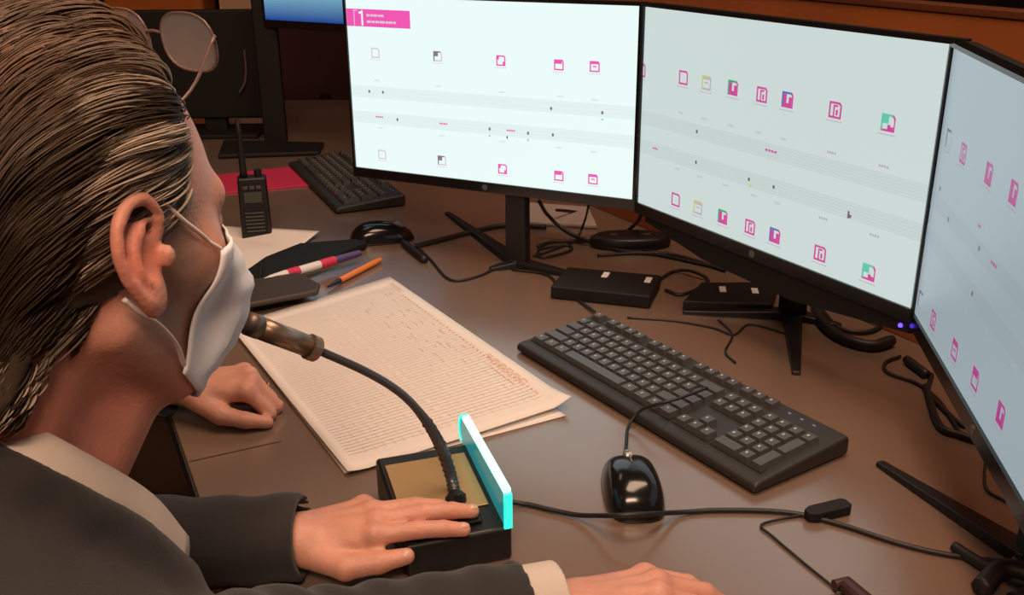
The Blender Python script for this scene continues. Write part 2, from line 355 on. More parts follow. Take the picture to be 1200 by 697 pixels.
def items1(uv):
    L = []
    for (x, y, k, c, c2) in ((752, 82, 0, 'mag', None), (801, 91, 0, 'mag', None), (828, 97, 4, 'pale', 'yel'), (859, 103, 6, 'mag', 'green'), (893, 111, 5, 'mag', None), (923, 117, 6, 'mag', 'blue'), (979, 129, 5, 'mag', None), (1041, 144, 7, 'mag', 'teal'),
                             (744, 218, 0, 'mag', None), (792, 234, 0, 'mag', None), (818, 243, 4, 'pale', 'yel'), (847, 254, 6, 'mag', 'green'), (879, 266, 5, 'mag', None), (908, 276, 6, 'mag', 'blue'), (961, 297, 5, 'mag', None), (1018, 319, 7, 'mag', 'teal')):
        L.append(('icon', x, y, c, k, 1.0, c2))
    for x, y in ((798, 132), (825, 139), (856, 147), (889, 155), (919, 163), (794, 198), (820, 207), (850, 217), (883, 229), (911, 238)): L.append(('label', x, y))
    for x, y in ((975, 179), (1036, 195), (965, 256), (1025, 276)): L.append(('label', x, y, 'pale', .015))
    for x, y in ((904, 177), (768, 174)): L.append(('label', x, y, 'mag', .022 if x > 800 else .012))
    for x, y in ((817, 154), (816, 190), (878, 210), (907, 219)): L.append(('dot', x, y))
    L.append(('dot', 880, 217, 'yel', .002))
    cu, cv = uv(995, 252); L.append(('rect', cu-.002, cu+.001, cv-.004, cv+.005, 'dk', .0006)); L.append(('rect', cu-.001, cu+.004, cv-.003, cv+.001, 'dk', .0006))
    for a_, b_ in ((146, 162), (183, 199)): L.append(('track', uv(817, a_)[1], uv(817, b_)[1], 'gray', 6, .00022))
    return L
def items2(uv):
    L = []
    for (x, y, k, c, c2) in ((1112, 163, 0, 'gray', 'dk'), (1129, 180, 5, 'mag', None), (1159, 204, 6, 'mag', None), (1188, 226, 6, 'mag', None),
                             (1079, 352, 0, 'gray', 'dk'), (1094, 375, 5, 'mag', None), (1119, 410, 4, 'mag', None), (1143, 444, 3, 'mag', None), (1173, 486, 6, 'mag', None)):
        L.append(('icon', x, y, c, k, 1.0, c2))
    for x, y in ((1120, 236), (1175, 290), (1103, 327), (1130, 361), (1155, 393), (1186, 431)): L.append(('label', x, y))
    L += [('label', 1148, 265, 'mag', .009), ('label', 1165, 310, 'mag', .018)]
    for x, y in ((1112, 257), (1148, 291), (1140, 344), (1102, 221)): L.append(('dot', x, y))
    for a_, b_ in ((262, 285), (318, 343)): L.append(('track', uv(1130, a_)[1], uv(1130, b_)[1], 'gray', 6, .00025))
    return L
w0 = emis('screen_white_a', (.84, .99, .97), .98); w1 = emis('screen_white_b', (.62, .72, .70), .95); w2 = emis('screen_white_c', (.315, .39, .42), .95)  # whites dimmed per panel: viewing-angle falloff set into the emission
r0, F0, uv0 = monitor(0, 'left widescreen monitor with a pink banner on its bright white screen', w0, 1.15, items0, (1, 1, 1), footdirs=[P(524, 251), P(574, 317), P(690, 328)])
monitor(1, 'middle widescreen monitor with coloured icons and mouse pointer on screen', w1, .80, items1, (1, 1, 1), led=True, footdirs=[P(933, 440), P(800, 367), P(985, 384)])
monitor(2, 'right monitor turned sideways, dim blue grey screen cut by picture edge', w2, .50, items2, (1, 1, 1.1), footdirs=[P(1030, 545), V((.60, .55, 0)), V((.62, 1.0, 0))])

# ---------------------------------------------------------------- keyboards
def keycap_mesh(wu, du=1.0, name='key'):
    b = MB(); w = .019*wu-.0022; d = .019*du-.0022; h = .0075; t = .0022
    b.add([(-w/2, -d/2, 0), (w/2, -d/2, 0), (w/2, d/2, 0), (-w/2, d/2, 0), (-w/2+t, -d/2+t, h), (w/2-t, -d/2+t, h), (w/2-t, d/2-t*.5, h), (-w/2+t, d/2-t*.5, h)],
          [(0, 3, 2, 1), (4, 5, 6, 7), (0, 1, 5, 4), (1, 2, 6, 5), (2, 3, 7, 6), (3, 0, 4, 7)])
    if wu < 1.4 and du == 1:   # tiny legend
        b.add([(-.0035, .000, h+.0001), (-.0012, .000, h+.0001), (-.0012, .0035, h+.0001), (-.0035, .0035, h+.0001)], [(0, 1, 2, 3)], 1)
    me = bpy.data.meshes.new(name); me.from_pydata(b.v, [], b.f); me.polygons.foreach_set('material_index', b.m)
    me.materials.append(M['key']); me.materials.append(M['legend']); return me
KM = {}
def key(parent, x, y, wu=1, du=1):
    if (wu, du) not in KM: KM[(wu, du)] = keycap_mesh(wu, du)
    o = bpy.data.objects.new('key', KM[(wu, du)]); C.objects.link(o); o.parent = parent
    o.location = (x, y, .0135+y*.075); o.rotation_euler = (R(4.3), 0, 0)
def keyboard(label, loc, rz, W_=.450, D_=.150):
    k = thing('keyboard', label, 'keyboard', loc, rz)
    b = MB(); r = .012
    prof = [(0, .002), (0, .012), (.008, .0145), (D_-.004, .0145+D_*.075), (D_, .0125+D_*.075), (D_, .002)]
    n = len(prof); vs = [V((x, y, z)) for x in (0, W_) for y, z in prof]
    b.add(vs, [tuple(range(n)), tuple(range(2*n-1, n-1, -1))]+[(i, n+i, n+(i+1) % n, (i+1) % n) for i in range(n)])
    b.build('case', [M['kbbody']], k, bevel=.0055, seg=3)
    b = MB()
    for (x0, x1, y0, y1) in ((.009, .009+15*.019, .020, .117), (.009, .009+15*.019, .125, .143), (.300, .300+.057, .020, .058), (.300, .357, .078, .117), (.362, .362+.076, .020, .117)):
        b.box(x0-.001, x1+.001, y0-.001, y1+.001, .0132+y0*.075, .0148+y0*.075+.0000, taper=.0005)
    b.build('key_well', [mat('key_well', (.004, .004, .004), rough=.7)], k)
    for x in (.02, W_-.05):
        b = MB(); b.box(x, x+.03, D_-.03, D_-.015, 0, .003); b.box(x, x+.03, .012, .02, 0, .003); b.build('foot', [M['black2']], k)
    u_ = .019; x0 = .009; y0 = .020+u_/2
    rows = [[1.25, 1.25, 1.25, 6.25, 1.25, 1.25, 1.25, 1.25], [2.25]+[1]*10+[2.75], [1.75]+[1]*11+[2.25], [1.5]+[1]*12+[1.5], [1]*13+[2]]
    for j, row in enumerate(rows):
        x = x0
        for w in row: key(k, x+w*u_/2, y0+j*u_, w); x += w*u_
    x = x0
    for g in (1, 4, 4, 4):
        for _ in range(g): key(k, x+u_/2, y0+5*u_+.009, 1); x += u_
        x += u_*(2/3)
    nx = .300
    for dx, dy in ((0, 0), (1, 0), (2, 0), (1, 1), (0, 3), (1, 3), (2, 3), (0, 4), (1, 4), (2, 4)): key(k, nx+(dx+.5)*u_, y0+dy*u_)
    for dx in range(3): key(k, nx+(dx+.5)*u_, y0+5*u_+.009)
    px = .362
    key(k, px+u_, y0, 2); key(k, px+2.5*u_, y0)
    for j in range(1, 5):
        for i in range(3): key(k, px+(i+.5)*u_, y0+j*u_)
    key(k, px+3.5*u_, y0+.5*u_, 1, 2); key(k, px+3.5*u_, y0+2.5*u_, 1, 2); key(k, px+3.5*u_, y0+4*u_)
    for i in range(3):
        b = MB(); cx = px+.012+i*.018; cy = y0+5*u_+.011
        b.box(cx-.002, cx+.002, cy-.001, cy+.001, .010+cy*.075, .0152+cy*.075); b.build('indicator', [mat('indicator', (.25, .3, .6), rough=.4)], k)
    return k
KB = keyboard('black full size keyboard in the middle of the desk beside the mouse', (.0048, 1.2785, 0), -.987)
kq = P(409, 258); kr = P(486, 246)
ka = math.atan2(P(409, 262).y-P(338, 192).y, P(409, 262).x-P(338, 192).x)
K2 = keyboard('black keyboard further back, left of the pink banner monitor', (P(338, 196).x, P(338, 196).y, 0), ka, .45, .15)

def cable(name, pts, r, label, cat='cable', m='cable', z=None, n=8, k=8, parent=None):
    q = [V((v.x, v.y, max(v.z, r+.0004))) for v in spl(pts, k)]; b = MB(); b.tube(q, r, n)
    if parent is not None: return b.build(name, [M[m]], parent, smooth=True, world=True)
    o = b.build(name, [M[m]], None, smooth=True); tag(o, label, cat); return o
def D(px, py, r=.002): return P(px, py, r)   # point on desk

# mouse
def mouse(label, c, az, L=.108, Wd=.060, H=.034, cab=None):
    m = thing('computer_mouse', label, 'mouse', (c.x, c.y, 0), az)   # local +Y = front
    nu, nv = 28, 16; vs = []; fs = []
    def prof(a, v):
        # superellipse outline
        ca, sa = math.cos(a), math.sin(a); e = .58
        x = math.copysign(abs(ca)**e, ca)*Wd/2*(1-.10*max(0, sa)+.03*max(0, -sa)); y = math.copysign(abs(sa)**e, sa)*L/2
        return x, y
    for j in range(nv+1):
        t = j/nv; rr = math.cos(t*math.pi/2)**.55 if j < nv else 0
        for i in range(nu):
            x, y = prof(2*math.pi*i/nu, t); x *= rr; y *= rr
            hz = H*(1-.28*(y/(L/2)+.25)**2)
            vs.append(V((x, y, .001+hz*math.sin(t*math.pi/2)*1.0)))
    for j in range(nv):
        for i in range(nu): fs.append((j*nu+i, j*nu+(i+1) % nu, (j+1)*nu+(i+1) % nu, (j+1)*nu+i))
    fs.append(tuple(range(nu-1, -1, -1)))
    b = MB(); b.add(vs, fs); b.build('shell', [M['gloss']], m, smooth=True)
    zt = lambda y: .0013+H*(1-.28*(y/(L/2)+.25)**2)
    b = MB(); b.tube([(0, y, zt(y)-.0004+.0003) for y in np.linspace(.004, L/2-.012, 8)], .0006, 6); b.build('button_seam', [M['steel']], m)
    b = MB(); b.tube([(x, .002+ -(x/.03)**2*.006, zt(0)-.0012-(abs(x)/.03)**2.2*.012) for x in np.linspace(-.024, .024, 9)], .0006, 6); b.build('button_seam', [M['steel']], m)
    b = MB(); b.lathe([(.003, -.0035), (.0105, -.0032), (.011, 0), (.0105, .0032), (.003, .0035)], 24, M4=Matrix.Translation((0, .030, zt(.03)-.0075)) @ Matrix.Rotation(math.pi/2, 4, 'Y'))
    b.build('scroll_wheel', [M['steel']], m)
    return m
mc = P(740, 578)
m1 = mouse('glossy black wired mouse on the desk in front of the keyboard', mc, R(2), L=.112, Wd=.062, H=.036)
M['mousebody'] = M['gloss']
cable('cable', [V((mc.x-.001, mc.y+.052, .014)), P(737, 522, .008), P(741, 500, .006), P(755, 482, .020), P(775, 474, .036), P(800, 468, .042), P(835, 456, .043)], .0019, '', parent=m1)
mb2 = P(448, 281)
m2 = mouse('black mouse lying between the far keyboard and the pens', mb2, R(-75), L=.12, Wd=.065, H=.034)

# ---------------------------------------------------------------- microphone
u2 = V((-.302, .953, 0)); v2 = V((.953, .302, 0))      # u2 along right side (away), v2 to the right
mo = P(601, 655)
mic = thing('gooseneck_microphone', 'desk gooseneck microphone with a black and gold base and glowing cyan panel', 'microphone', (mo.x, mo.y, 0))
FM = frame4(mo, v2, u2, V((0, 0, 1)))    # local x right (negative = body), y away
b = MB(); prof = [(0, 0), (.150, 0), (.152, .044), (.142, .048), (0.0, .036)]
n = len(prof); vs = [FM @ V((x, y, z)) for x in (-.102, 0) for y, z in prof]
b.add(vs, [tuple(range(n)), tuple(range(2*n-1, n-1, -1))]+[(i, n+i, n+(i+1) % n, (i+1) % n) for i in range(n)])
b.build('base', [M['black']], mic, world=True, bevel=.004, seg=3)
b = MB(); zf = lambda y: .036+y*(.012/.142)
b.add([FM @ V((x, y, zf(y)+.0004+dz)) for dz in (0, .0014) for x, y in ((-.096, .038), (-.012, .038), (-.012, .128), (-.096, .128))],
      [(0, 3, 2, 1), (4, 5, 6, 7), (0, 1, 5, 4), (1, 2, 6, 5), (2, 3, 7, 6), (3, 0, 4, 7)])
b.build('top_plate', [M['gold']], mic, world=True, bevel=.0006)
b = MB()
for i in range(2): b.box(-.085+i*.035, -.060+i*.035, .012, .032, .0385, .0425, M4=FM)
b.build('talk_button', [M['black2']], mic, world=True, bevel=.002)
b = MB(); b.box(-.062, -.056, .006, .010, .036, .0395, M4=FM); b.build('indicator', [emis('red_light', (1, .02, .12), 1.5)], mic, world=True)
# lit panel : rounded far end
arc = [(.018+(-.003), 0)]
outl = [(.002, .038), (.150, .040)]+[(.150+.010*math.sin(t), .066+.0*t+.010*0-.010+.010*(1-math.cos(t))*1.0) for t in ()]
pl = [(.0, .037), (.146, .040)]+[(.146+.016*math.cos(t), .060+.017*math.sin(t)) for t in np.linspace(-.9, math.pi/2, 8)]+[(.0, .074)]
b = MB(); vs = [FM @ V((x, y, z)) for x in (-.007, -.0015) for y, z in pl]; n = len(pl)
b.add(vs, [tuple(range(n)), tuple(range(2*n-1, n-1, -1))]); 
b.add([FM @ V((x*.94-.0002, y, z)) for x in (-.007, -.0015) for y, z in pl], [])
b.build('lit_panel', [M['teal']], mic, world=True)
b = MB(); rim = [FM @ V((-.0042, y, z)) for y, z in pl[2:]]; rim = [FM @ V((-.0042, y, z)) for y, z in pl[2:]]
e_ = MB()
def strip(mb, pts, wdt, th):
    for i in range(len(pts)-1):
        (y0_, z0_), (y1_, z1_) = pts[i], pts[i+1]; d = V((y1_-y0_, z1_-z0_)).normalized(); nn = (d.y*-1, d.x)
        q = [(y0_, z0_), (y1_, z1_), (y1_+d.y*th, z1_-d.x*th), (y0_+d.y*th, z0_-d.x*th)]
        mb.add([FM @ V((x, a_, c2_)) for x in (-.0048-wdt, -.0048+wdt) for a_, c2_ in q], [(0, 1, 2, 3), (7, 6, 5, 4), (0, 4, 5, 1), (1, 5, 6, 2), (2, 6, 7, 3), (3, 7, 4, 0)])
strip(b, pl[2:-1], .0034, .004); b.build('lit_edge', [M['cyan']], mic, world=True)
b = MB(); strip(b, [(0, .074), (-.0, .037)], .0040, .003); b.build('lit_edge', [M['cyan']], mic, world=True)
b = MB(); strip(b, [pl[-2], pl[-1]], .0036, .0045); b.build('lit_edge', [M['cyanhot']], mic, world=True)
goose = [P(534, 584, .044), A(528, 556, .852), A(516, 522, .850), A(497, 490, .846), A(470, 461, .840), A(430, 436, .83), A(370, 409, .815)]
gp = spl(goose, 10)
b = MB(); rr = [.0040+(.0018 if i < 22 else .0018*max(0, 1-(i-22)/12)) for i in range(len(gp))]; b.tube(gp, rr, 12); b.build('gooseneck', [M['steelblue']], mic, smooth=True, world=True)
b = MB()
for i in range(0, 30, 2): b.tube([gp[i], gp[i]+(gp[i+1]-gp[i])*.35], .0066 if i < 22 else .0058, 10)
b.build('gooseneck_rib', [M['steelblue']], mic, world=True)['kind'] = 'stuff'
b = MB(); b.tube([gp[0]-V((0, 0, .004)), gp[0]+V((0, 0, .004)), gp[2]], [.011, .010, .0065], 16); b.build('socket', [M['black']], mic, world=True)
mt = A(286, 377, .775); me_ = gp[-1]; ax = (mt-me_).normalized(); Lm = (mt-me_).length
b = MB(); b.tube([me_-ax*.002, me_, me_+ax*.008, me_+ax*.0085], [.0085, .0118, .0118, .010], 20); b.build('collar', [M['bronze']], mic, smooth=False, world=True)
b = MB(); b.tube([me_+ax*.008, me_+ax*(Lm*.55), me_+ax*Lm*.8], [.0098, .0100, .0100], 20); b.build('microphone_body', [M['bronze']], mic, smooth=True, world=True)
b = MB(); b.tube([me_+ax*Lm*.8, me_+ax*Lm*.95, me_+ax*Lm], [.0104, .0104, .006], 20); b.build('microphone_grille', [mat('mic_mesh', (.20, .16, .13), rough=.45, metal=.7)], mic, smooth=True, world=True)
cable('cable', [FM @ V((-.002, .10, .008)), D(612, 590, .003), D(640, 596, .003), D(675, 603, .005), P(700, 604, .014), P(720, 604, .024), P(740, 603, .027), P(760, 602, .024), P(780, 601, .013), D(800, 600, .004), D(850, 598, .0025), D(925, 601, .0025), D(985, 615, .0025), D(1050, 636, .0025), D(1110, 650, .0025), D(1200, 662, .0025), D(1260, 672, .0025)], .0026, '', parent=mic)

# ---------------------------------------------------------------- papers
def sheet(name, corners, z, label, cat, m='paper', curl=None, nu=24, nv=24, th=.0008, seed=0):
    c = [P(*q) for q in corners]; rr = random.Random(seed); ph = rr.random()*6
    vs = []
    for layer in (0, 1):
        for j in range(nv+1):
            for i in range(nu+1):
                u, v = i/nu, j/nv; p = (c[0]*(1-u)+c[1]*u)*(1-v)+(c[3]*(1-u)+c[2]*u)*v
                h = z+.0006*(1+math.sin(u*5+ph)*math.cos(v*4+ph))+(curl(u, v) if curl else 0)
                vs.append(V((p.x, p.y, h-(0 if layer == 0 else th))))
    N = (nu+1)*(nv+1); fs = []
    for j in range(nv):
        for i in range(nu):
            a = j*(nu+1)+i; fs.append((a, a+1, a+nu+2, a+nu+1)); fs.append((N+a, N+a+nu+1, N+a+nu+2, N+a+1))
    for i in range(nu): fs.append((i, N+i, N+i+1, i+1)); a = nv*(nu+1)+i; fs.append((a, a+1, N+a+1, N+a))
    for j in range(nv): a = j*(nu+1); fs.append((a, a+nu+1, N+a+nu+1, N+a)); a += nu; fs.append((a, N+a, N+a+nu+1, a+nu+1))
    r = thing(name, label, cat, ((c[0]+c[2])/2).to_tuple()); r.location.z = 0
    b = MB(); b.add(vs, fs); b.build('paper_sheet', [M[m]], r, smooth=True, world=True)
    def pt(u, v, e=.0006):
        p = (c[0]*(1-u)+c[1]*u)*(1-v)+(c[3]*(1-u)+c[2]*u)*v
        h = z+.0006*(1+math.sin(u*5+ph)*math.cos(v*4+ph))+(curl(u, v) if curl else 0); return V((p.x, p.y, h+e))
    return r, pt
def cu_(u, v): return .006*max(0, v-.93)/.07*u+.010*max(0, u-.93)/.07*(v*.8)+.004*max(0, .06-u)/.06
# corners order: left(far-left side), top, right, bottom
pr, pt = sheet('chart_paper', [(268, 385), (457, 327), (669, 480), (408, 560)], .0040, 'large cream sheet of ruled chart paper under the microphone', 'paper', curl=cu_, seed=3)
b = MB(); rr = random.Random(5)
for i in range(58):
    v = .07+i*.015
    segs = [(.05, .95)] if i % 3 else [(.05, .5), (.52, .95)]
    for a_, c2_ in segs:
        k = 8
        for j in range(k):
            u0 = a_+(c2_-a_)*j/k; u1 = a_+(c2_-a_)*(j+1)/k
            b.add([pt(u0, v), pt(u1, v), pt(u1, v+.0022), pt(u0, v+.0022)], [(0, 1, 2, 3)])
for i in range(20):
    u = .12+i*.041
    for j in range(20):
        v0 = .07+j*.044; b.add([pt(u, v0), pt(u+.0016, v0), pt(u+.0016, v0+.03), pt(u, v0+.03)], [(0, 1, 2, 3)])
b.build('ruled_lines', [mat('ruled_ink', (.71, .63, .57), rough=.9)], pr, world=True)['kind'] = 'stuff'
b = MB()
for (u0, u1, v0, v1) in ((.945, .948, .05, .14), (.955, .958, .06, .13), (.965, .968, .05, .14), (.955, .958, .66, .86), (.945, .948, .66, .84), (.935, .938, .68, .86), (.925, .928, .70, .86), (.90, .903, .72, .84)):
    for j in range(6):
        a_ = v0+(v1-v0)*j/6; b.add([pt(u0, a_, .0008), pt(u1, a_, .0008), pt(u1, a_+(v1-v0)/8, .0008), pt(u0, a_+(v1-v0)/8, .0008)], [(0, 1, 2, 3)])
for j in range(40):
    v = .16+j*.019; u = .93+.004*rr.random(); b.add([pt(u, v, .0008), pt(u+.008, v, .0008), pt(u+.008, v+.006, .0008), pt(u, v+.006, .0008)], [(0, 1, 2, 3)])
b.build('red_print', [M['paperred']], pr, world=True)
b = MB()
for j in range(46):
    u = .66+.24*rr.random(); v = .10+.55*rr.random(); L = .01+.02*rr.random(); b.tube([pt(u, v), pt(u+.004, v+L*.5), pt(u+.001, v+L)], .0003, 4)
b.build('handwriting', [mat('pencil', (.64, .57, .52), rough=.9)], pr, world=True)['kind'] = 'stuff'
p3, _ = sheet('chart_paper', [(300, 420), (452, 332), (663, 488), (404, 556)], .0009, 'lower cream sheet showing only its edge beneath the ruled chart paper', 'paper', seed=4, th=.0006)
bpap, ptb = sheet('paper_sheet', [(215, 300), (262, 272), (375, 279), (268, 330)], .0012, 'blank cream paper between the white mask and the radio', 'paper', seed=9, curl=lambda u, v: .012*max(0, u-.75)/.25)
b = MB(); pw_ = [P(266, 341, .001), P(312, 308, .001), P(352, 292, .001), P(428, 286, .001), P(430, 292, .001), P(404, 302, .001), P(300, 344, .001)]
b.prism([(p.x, p.y) for p in reversed(pw_)], .0042, .013); tag(b.build('document_folder', [M['black2']], None, bevel=.001), 'dark flat folder lying under the marker pens', 'folder')
# pens
def pen(name, label, p0, p1, segs, r, cat='pen'):
    root = thing(name, label, cat, ((p0+p1)/2).to_tuple()); root.location.z = 0
    d = p1-p0
    for (nm, t0, t1, r0, r1, m) in segs:
        b = MB(); b.tube([p0+d*t0, p0+d*(t0+(t1-t0)*.08), p0+d*(t0+(t1-t0)*.92), p0+d*t1], [r0*.93, r0, r1, r1*.93], 14); b.build(nm, [M[m]], root, world=True, smooth=False)
    return root
pen('marker_pen', 'white marker pen with crimson bands and purple end', P(308, 329, .020), P(420, 297, .020),
    [('tip', -.04, .06, .003, .005, 'white'), ('barrel', .06, .24, .006, .0075, 'white'), ('band', .24, .36, .008, .008, 'crimson'), ('barrel', .36, .58, .0072, .0072, 'white'), ('band', .58, .74, .0078, .0078, 'crimson'), ('cap', .74, 1.02, .0068, .006, 'purple')], .007, 'marker')
pen('ballpoint_pen', 'orange pen with dark tip beside the marker', P(384, 336, .006), P(446, 304, .006),
    [('tip', 0, .22, .002, .0045, 'black'), ('barrel', .22, .92, .0052, .0052, 'orange'), ('cap', .92, 1.0, .0048, .004, 'orange')], .005)
b = MB(); q = [P(292, 370, .003), P(286, 342, .003), P(352, 332, .003), P(376, 346, .003), P(374, 354, .003)]
b.prism([(p.x, p.y) for p in reversed(q)][::1], .0135, .024)
ph_ = b.build('device_case', [mat('case_dark', (.045, .032, .026), rough=.55)], None, bevel=.004); tag(ph_, 'dark brown flat case lying on the paper beside the marker pens', 'case')
b = MB(); b.tube([P(293, 318, .012), P(296, 340, .012)], .006, 10); b.tube([P(306, 307, .024), P(304, 330, .016)], .003, 8)
tag(b.build('bulldog_clip', [M['black2']], None), 'small black clip at the marker tip', 'clip')

# handheld radio
rp = P(302, 277); rd = thing('handheld_radio', 'black handheld radio standing upright with a short antenna', 'radio', (rp.x, rp.y, 0), R(12))
b = MB(); b.box(-.028, .028, -.018, .018, 0, .118, taper=.002); b.build('body', [M['black']], rd, bevel=.004)
b = MB(); b.box(-.021, .021, -.0205, -.017, .012, .060); b.build('speaker_grille', [M['black2']], rd, bevel=.001)
for j in range(6):
    b = MB(); b.box(-.017, .017, -.0222, -.0205, .016+j*.007, .019+j*.007); b.build('grille_slot', [M['key']], rd)
b = MB(); b.box(-.016, .016, -.0200, -.017, .072, .092); b.build('display', [mat('lcd', (.06, .07, .06), rough=.2)], rd)
for j in range(3):
    b = MB(); b.box(-.017+j*.012, -.008+j*.012, -.0205, -.018, .097, .104); b.build('button', [M['key']], rd, bevel=.001)
b = MB(); b.tube([(-.014, 0, .116), (-.014, 0, .128), (-.0145, 0, .20), (-.015, 0, .225)], [.008, .0065, .0055, .004], 12); b.build('antenna', [M['black2']], rd, smooth=True)
b = MB(); b.tube([(.012, 0, .116), (.012, 0, .130)], .007, 12); b.build('volume_knob', [M['black2']], rd)
b = MB(); q = [P(250, 228, .001), P(372, 217, .001), P(342, 196, .001), P(240, 208, .001)]
b.prism([(p.x, p.y) for p in q], .0003, .004)
tag(b.build('crimson_card', [M['crimson']], None, bevel=.0005), 'crimson strip of card lying on the desk behind the radio', 'card')

# ---------------------------------------------------------------- desk clutter behind the monitors
def box_px(name, quad, z0, z1, m, label, cat, bevel=.002):
    b = MB(); c = [P(*q, z1) for q in quad]; b.prism([(p.x, p.y) for p in c], z0, z1); o = b.build(name, [M[m]], None, bevel=bevel); tag(o, label, cat); return o
# power strips with pale markings
def strip_obj(label, quad, h, marks):
    c = [P(*q, h) for q in quad]; cen = sum(c, V((0, 0, 0)))/4
    r = thing('power_strip', label, 'power strip', (cen.x, cen.y, 0))
    b = MB(); b.prism([(p.x, p.y) for p in c], .0005, h); b.build('housing', [M['black2']], r, world=True, bevel=.003)
    for (u, v) in marks:
        p = (c[0]*(1-u)+c[1]*u)*(1-v)+(c[3]*(1-u)+c[2]*u)*v; d = (c[1]-c[0]).normalized(); e = V((-d.y, d.x, 0))
        b = MB(); q = [p-d*.005-e*.012, p+d*.005-e*.012, p+d*.005+e*.012, p-d*.005+e*.012]; b.prism([(k.x, k.y) for k in q], h, h+.0008); b.build('sticker', [M['white']], r, world=True)
    return r
strip_obj('long black power strip with pale stickers lying behind the front keyboard', [(645, 335), (762, 347), (775, 322), (665, 312)], .022, [(.45, .75), (.9, .7)])
strip_obj('short black power strip under the middle monitor with a white sticker', [(800, 352), (905, 356), (912, 330), (822, 330)], .020, [(.75, .55), (.35, .6)])
def router(label, px, py, rx, ry, h):
    c = P(px, py); r = thing('network_adapter', label, 'adapter', (c.x, c.y, 0))
    b = MB(); n = 28; b.add([V((rx*math.cos(2*math.pi*k/n)*s, ry*math.sin(2*math.pi*k/n)*s, z)) for z, s in ((0.0005, .96), (.006, 1), (h*.8, .97), (h, .85)) for k in range(n)],
        [(j*n+k, j*n+(k+1) % n, (j+1)*n+(k+1) % n, (j+1)*n+k) for j in range(3) for k in range(n)]+[tuple(range(n-1, -1, -1)), tuple(range(3*n, 4*n))])
    b.build('case', [M['black']], r, smooth=True)
    for i in (-1, 1):
        b = MB(); b.box(i*rx*.4-.006, i*rx*.4+.006, -.004, .004, h-.001, h+.0008); b.build('label_plate', [M['steel']], r)
router('oval black adapter with shiny marks below the join of two monitors', 738, 288, .075, .035, .022)
# clear plastic tray behind the post
b = MB(); q = [P(602, 262, .002), P(700, 268, .002), P(690, 246, .002), P(606, 240, .002)]
b.prism([(p.x, p.y) for p in q], .001, .010)
tag(b.build('plastic_tray', [M['clear']], None, bevel=.003), 'pale clear plastic tray behind the left monitor post', 'tray')
CB = 'black cable '
cable('power_cable', [D(480, 292), D(520, 282), D(555, 273), D(592, 266), D(640, 268)], .0050, 'thick black cable lying level from the far mouse to the monitor post', m='cable')
cable('power_cable', [D(486, 286), D(505, 305, .002), D(528, 328, .002), D(560, 324, .002), D(585, 312, .002)], .0022, 'thin black cable bent in a corner above the top of the chart paper')
cable('power_cable', [D(473, 285, .006), D(498, 305, .006)], .0065, 'stubby black cable plug by the far mouse', 'plug')
cable('signal_cable', [P(632, 236, .10), P(642, 252, .05), P(665, 272, .02), P(700, 286, .006), D(735, 296), D(790, 300), D(850, 318)], .0035, 'black cable hanging from the left monitor down to the desk')
cable('signal_cable', [P(690, 240, .09), P(684, 262, .03), D(672, 284), D(640, 296), D(625, 300)], .0022, 'black cable dropping straight down right of the left monitor post')
cable('signal_cable', [D(630, 290), D(650, 284), D(690, 283), D(725, 276), P(745, 262, .03), P(752, 250, .07)], .0035, 'black cable crossing beneath the join of two monitors')
cable('signal_cable', [P(652, 246, .03), D(680, 250), D(668, 262, .004), D(692, 258), D(688, 244)], .003, 'curled black cable behind the hanging cable of the left monitor')
cable('signal_cable', [D(628, 300), D(635, 292), D(665, 288), D(668, 294), D(640, 302), D(628, 300)], .0025, 'small coil of black cable at the foot of the left monitor post')
cable('signal_cable', [D(770, 330, .003), D(790, 318, .003), D(812, 318, .01), D(830, 330, .003), D(800, 345, .003), D(780, 340, .003)], .0028, 'looped black cable between the two power strips')
cable('signal_cable', [D(700, 300), D(760, 298), D(830, 312), D(880, 322), D(930, 345)], .003, 'long black cable running under the middle monitor')
cable('keyboard_cable', [D(697, 365, .006), D(675, 350), D(655, 336), D(640, 322), D(600, 316)], .0022, 'black cable running from the front keyboard corner to the left monitor foot')
cable('signal_cable', [D(955, 352, .004), D(962, 378, .004), D(985, 398, .004), D(1020, 408, .004), D(1045, 402, .004)], .008, 'thick black cable bundle curving under the right end of the middle monitor')
cable('signal_cable', [D(960, 362), D(985, 385, .004), D(1020, 388, .004), D(1040, 372), D(1020, 356), D(985, 352)], .0035, 'round loop of black cable below the right end of the middle monitor')
cable('signal_cable', [D(1055, 418), D(1038, 425), D(1040, 437), D(1075, 450), D(1100, 470), D(1115, 492), D(1125, 508)], .0024, 'thin looping cable beneath the right monitor left corner')
cable('signal_cable', [D(1062, 422, .005), D(1086, 440, .005)], .0060, 'short black plug beside the corner of the right monitor', 'plug')
cable('signal_cable', [D(1092, 440), D(1088, 460), D(1105, 480), D(1130, 500), D(1132, 480)], .003, 'tangled black cable along the lower edge of the right monitor')
cable('signal_cable', [D(1085, 455), D(1100, 500), D(1125, 512), D(1150, 520)], .0045, 'dark cable bundle lying in the shade of the right monitor')
cable('signal_cable', [D(1155, 535), D(1155, 570), D(1175, 585), D(1195, 592)], .0016, 'thin pale edged cable hooking behind the right monitor foot')
cable('signal_cable', [D(735, 372), D(790, 376), D(835, 384), D(860, 392), D(880, 380), D(925, 392)], .0016, 'thin dark cable lying between the keyboard and the power strip')
cable('signal_cable', [D(842, 375), D(858, 392), D(850, 412), D(862, 425)], .0016, 'thin dark cable squiggle behind the front keyboard')
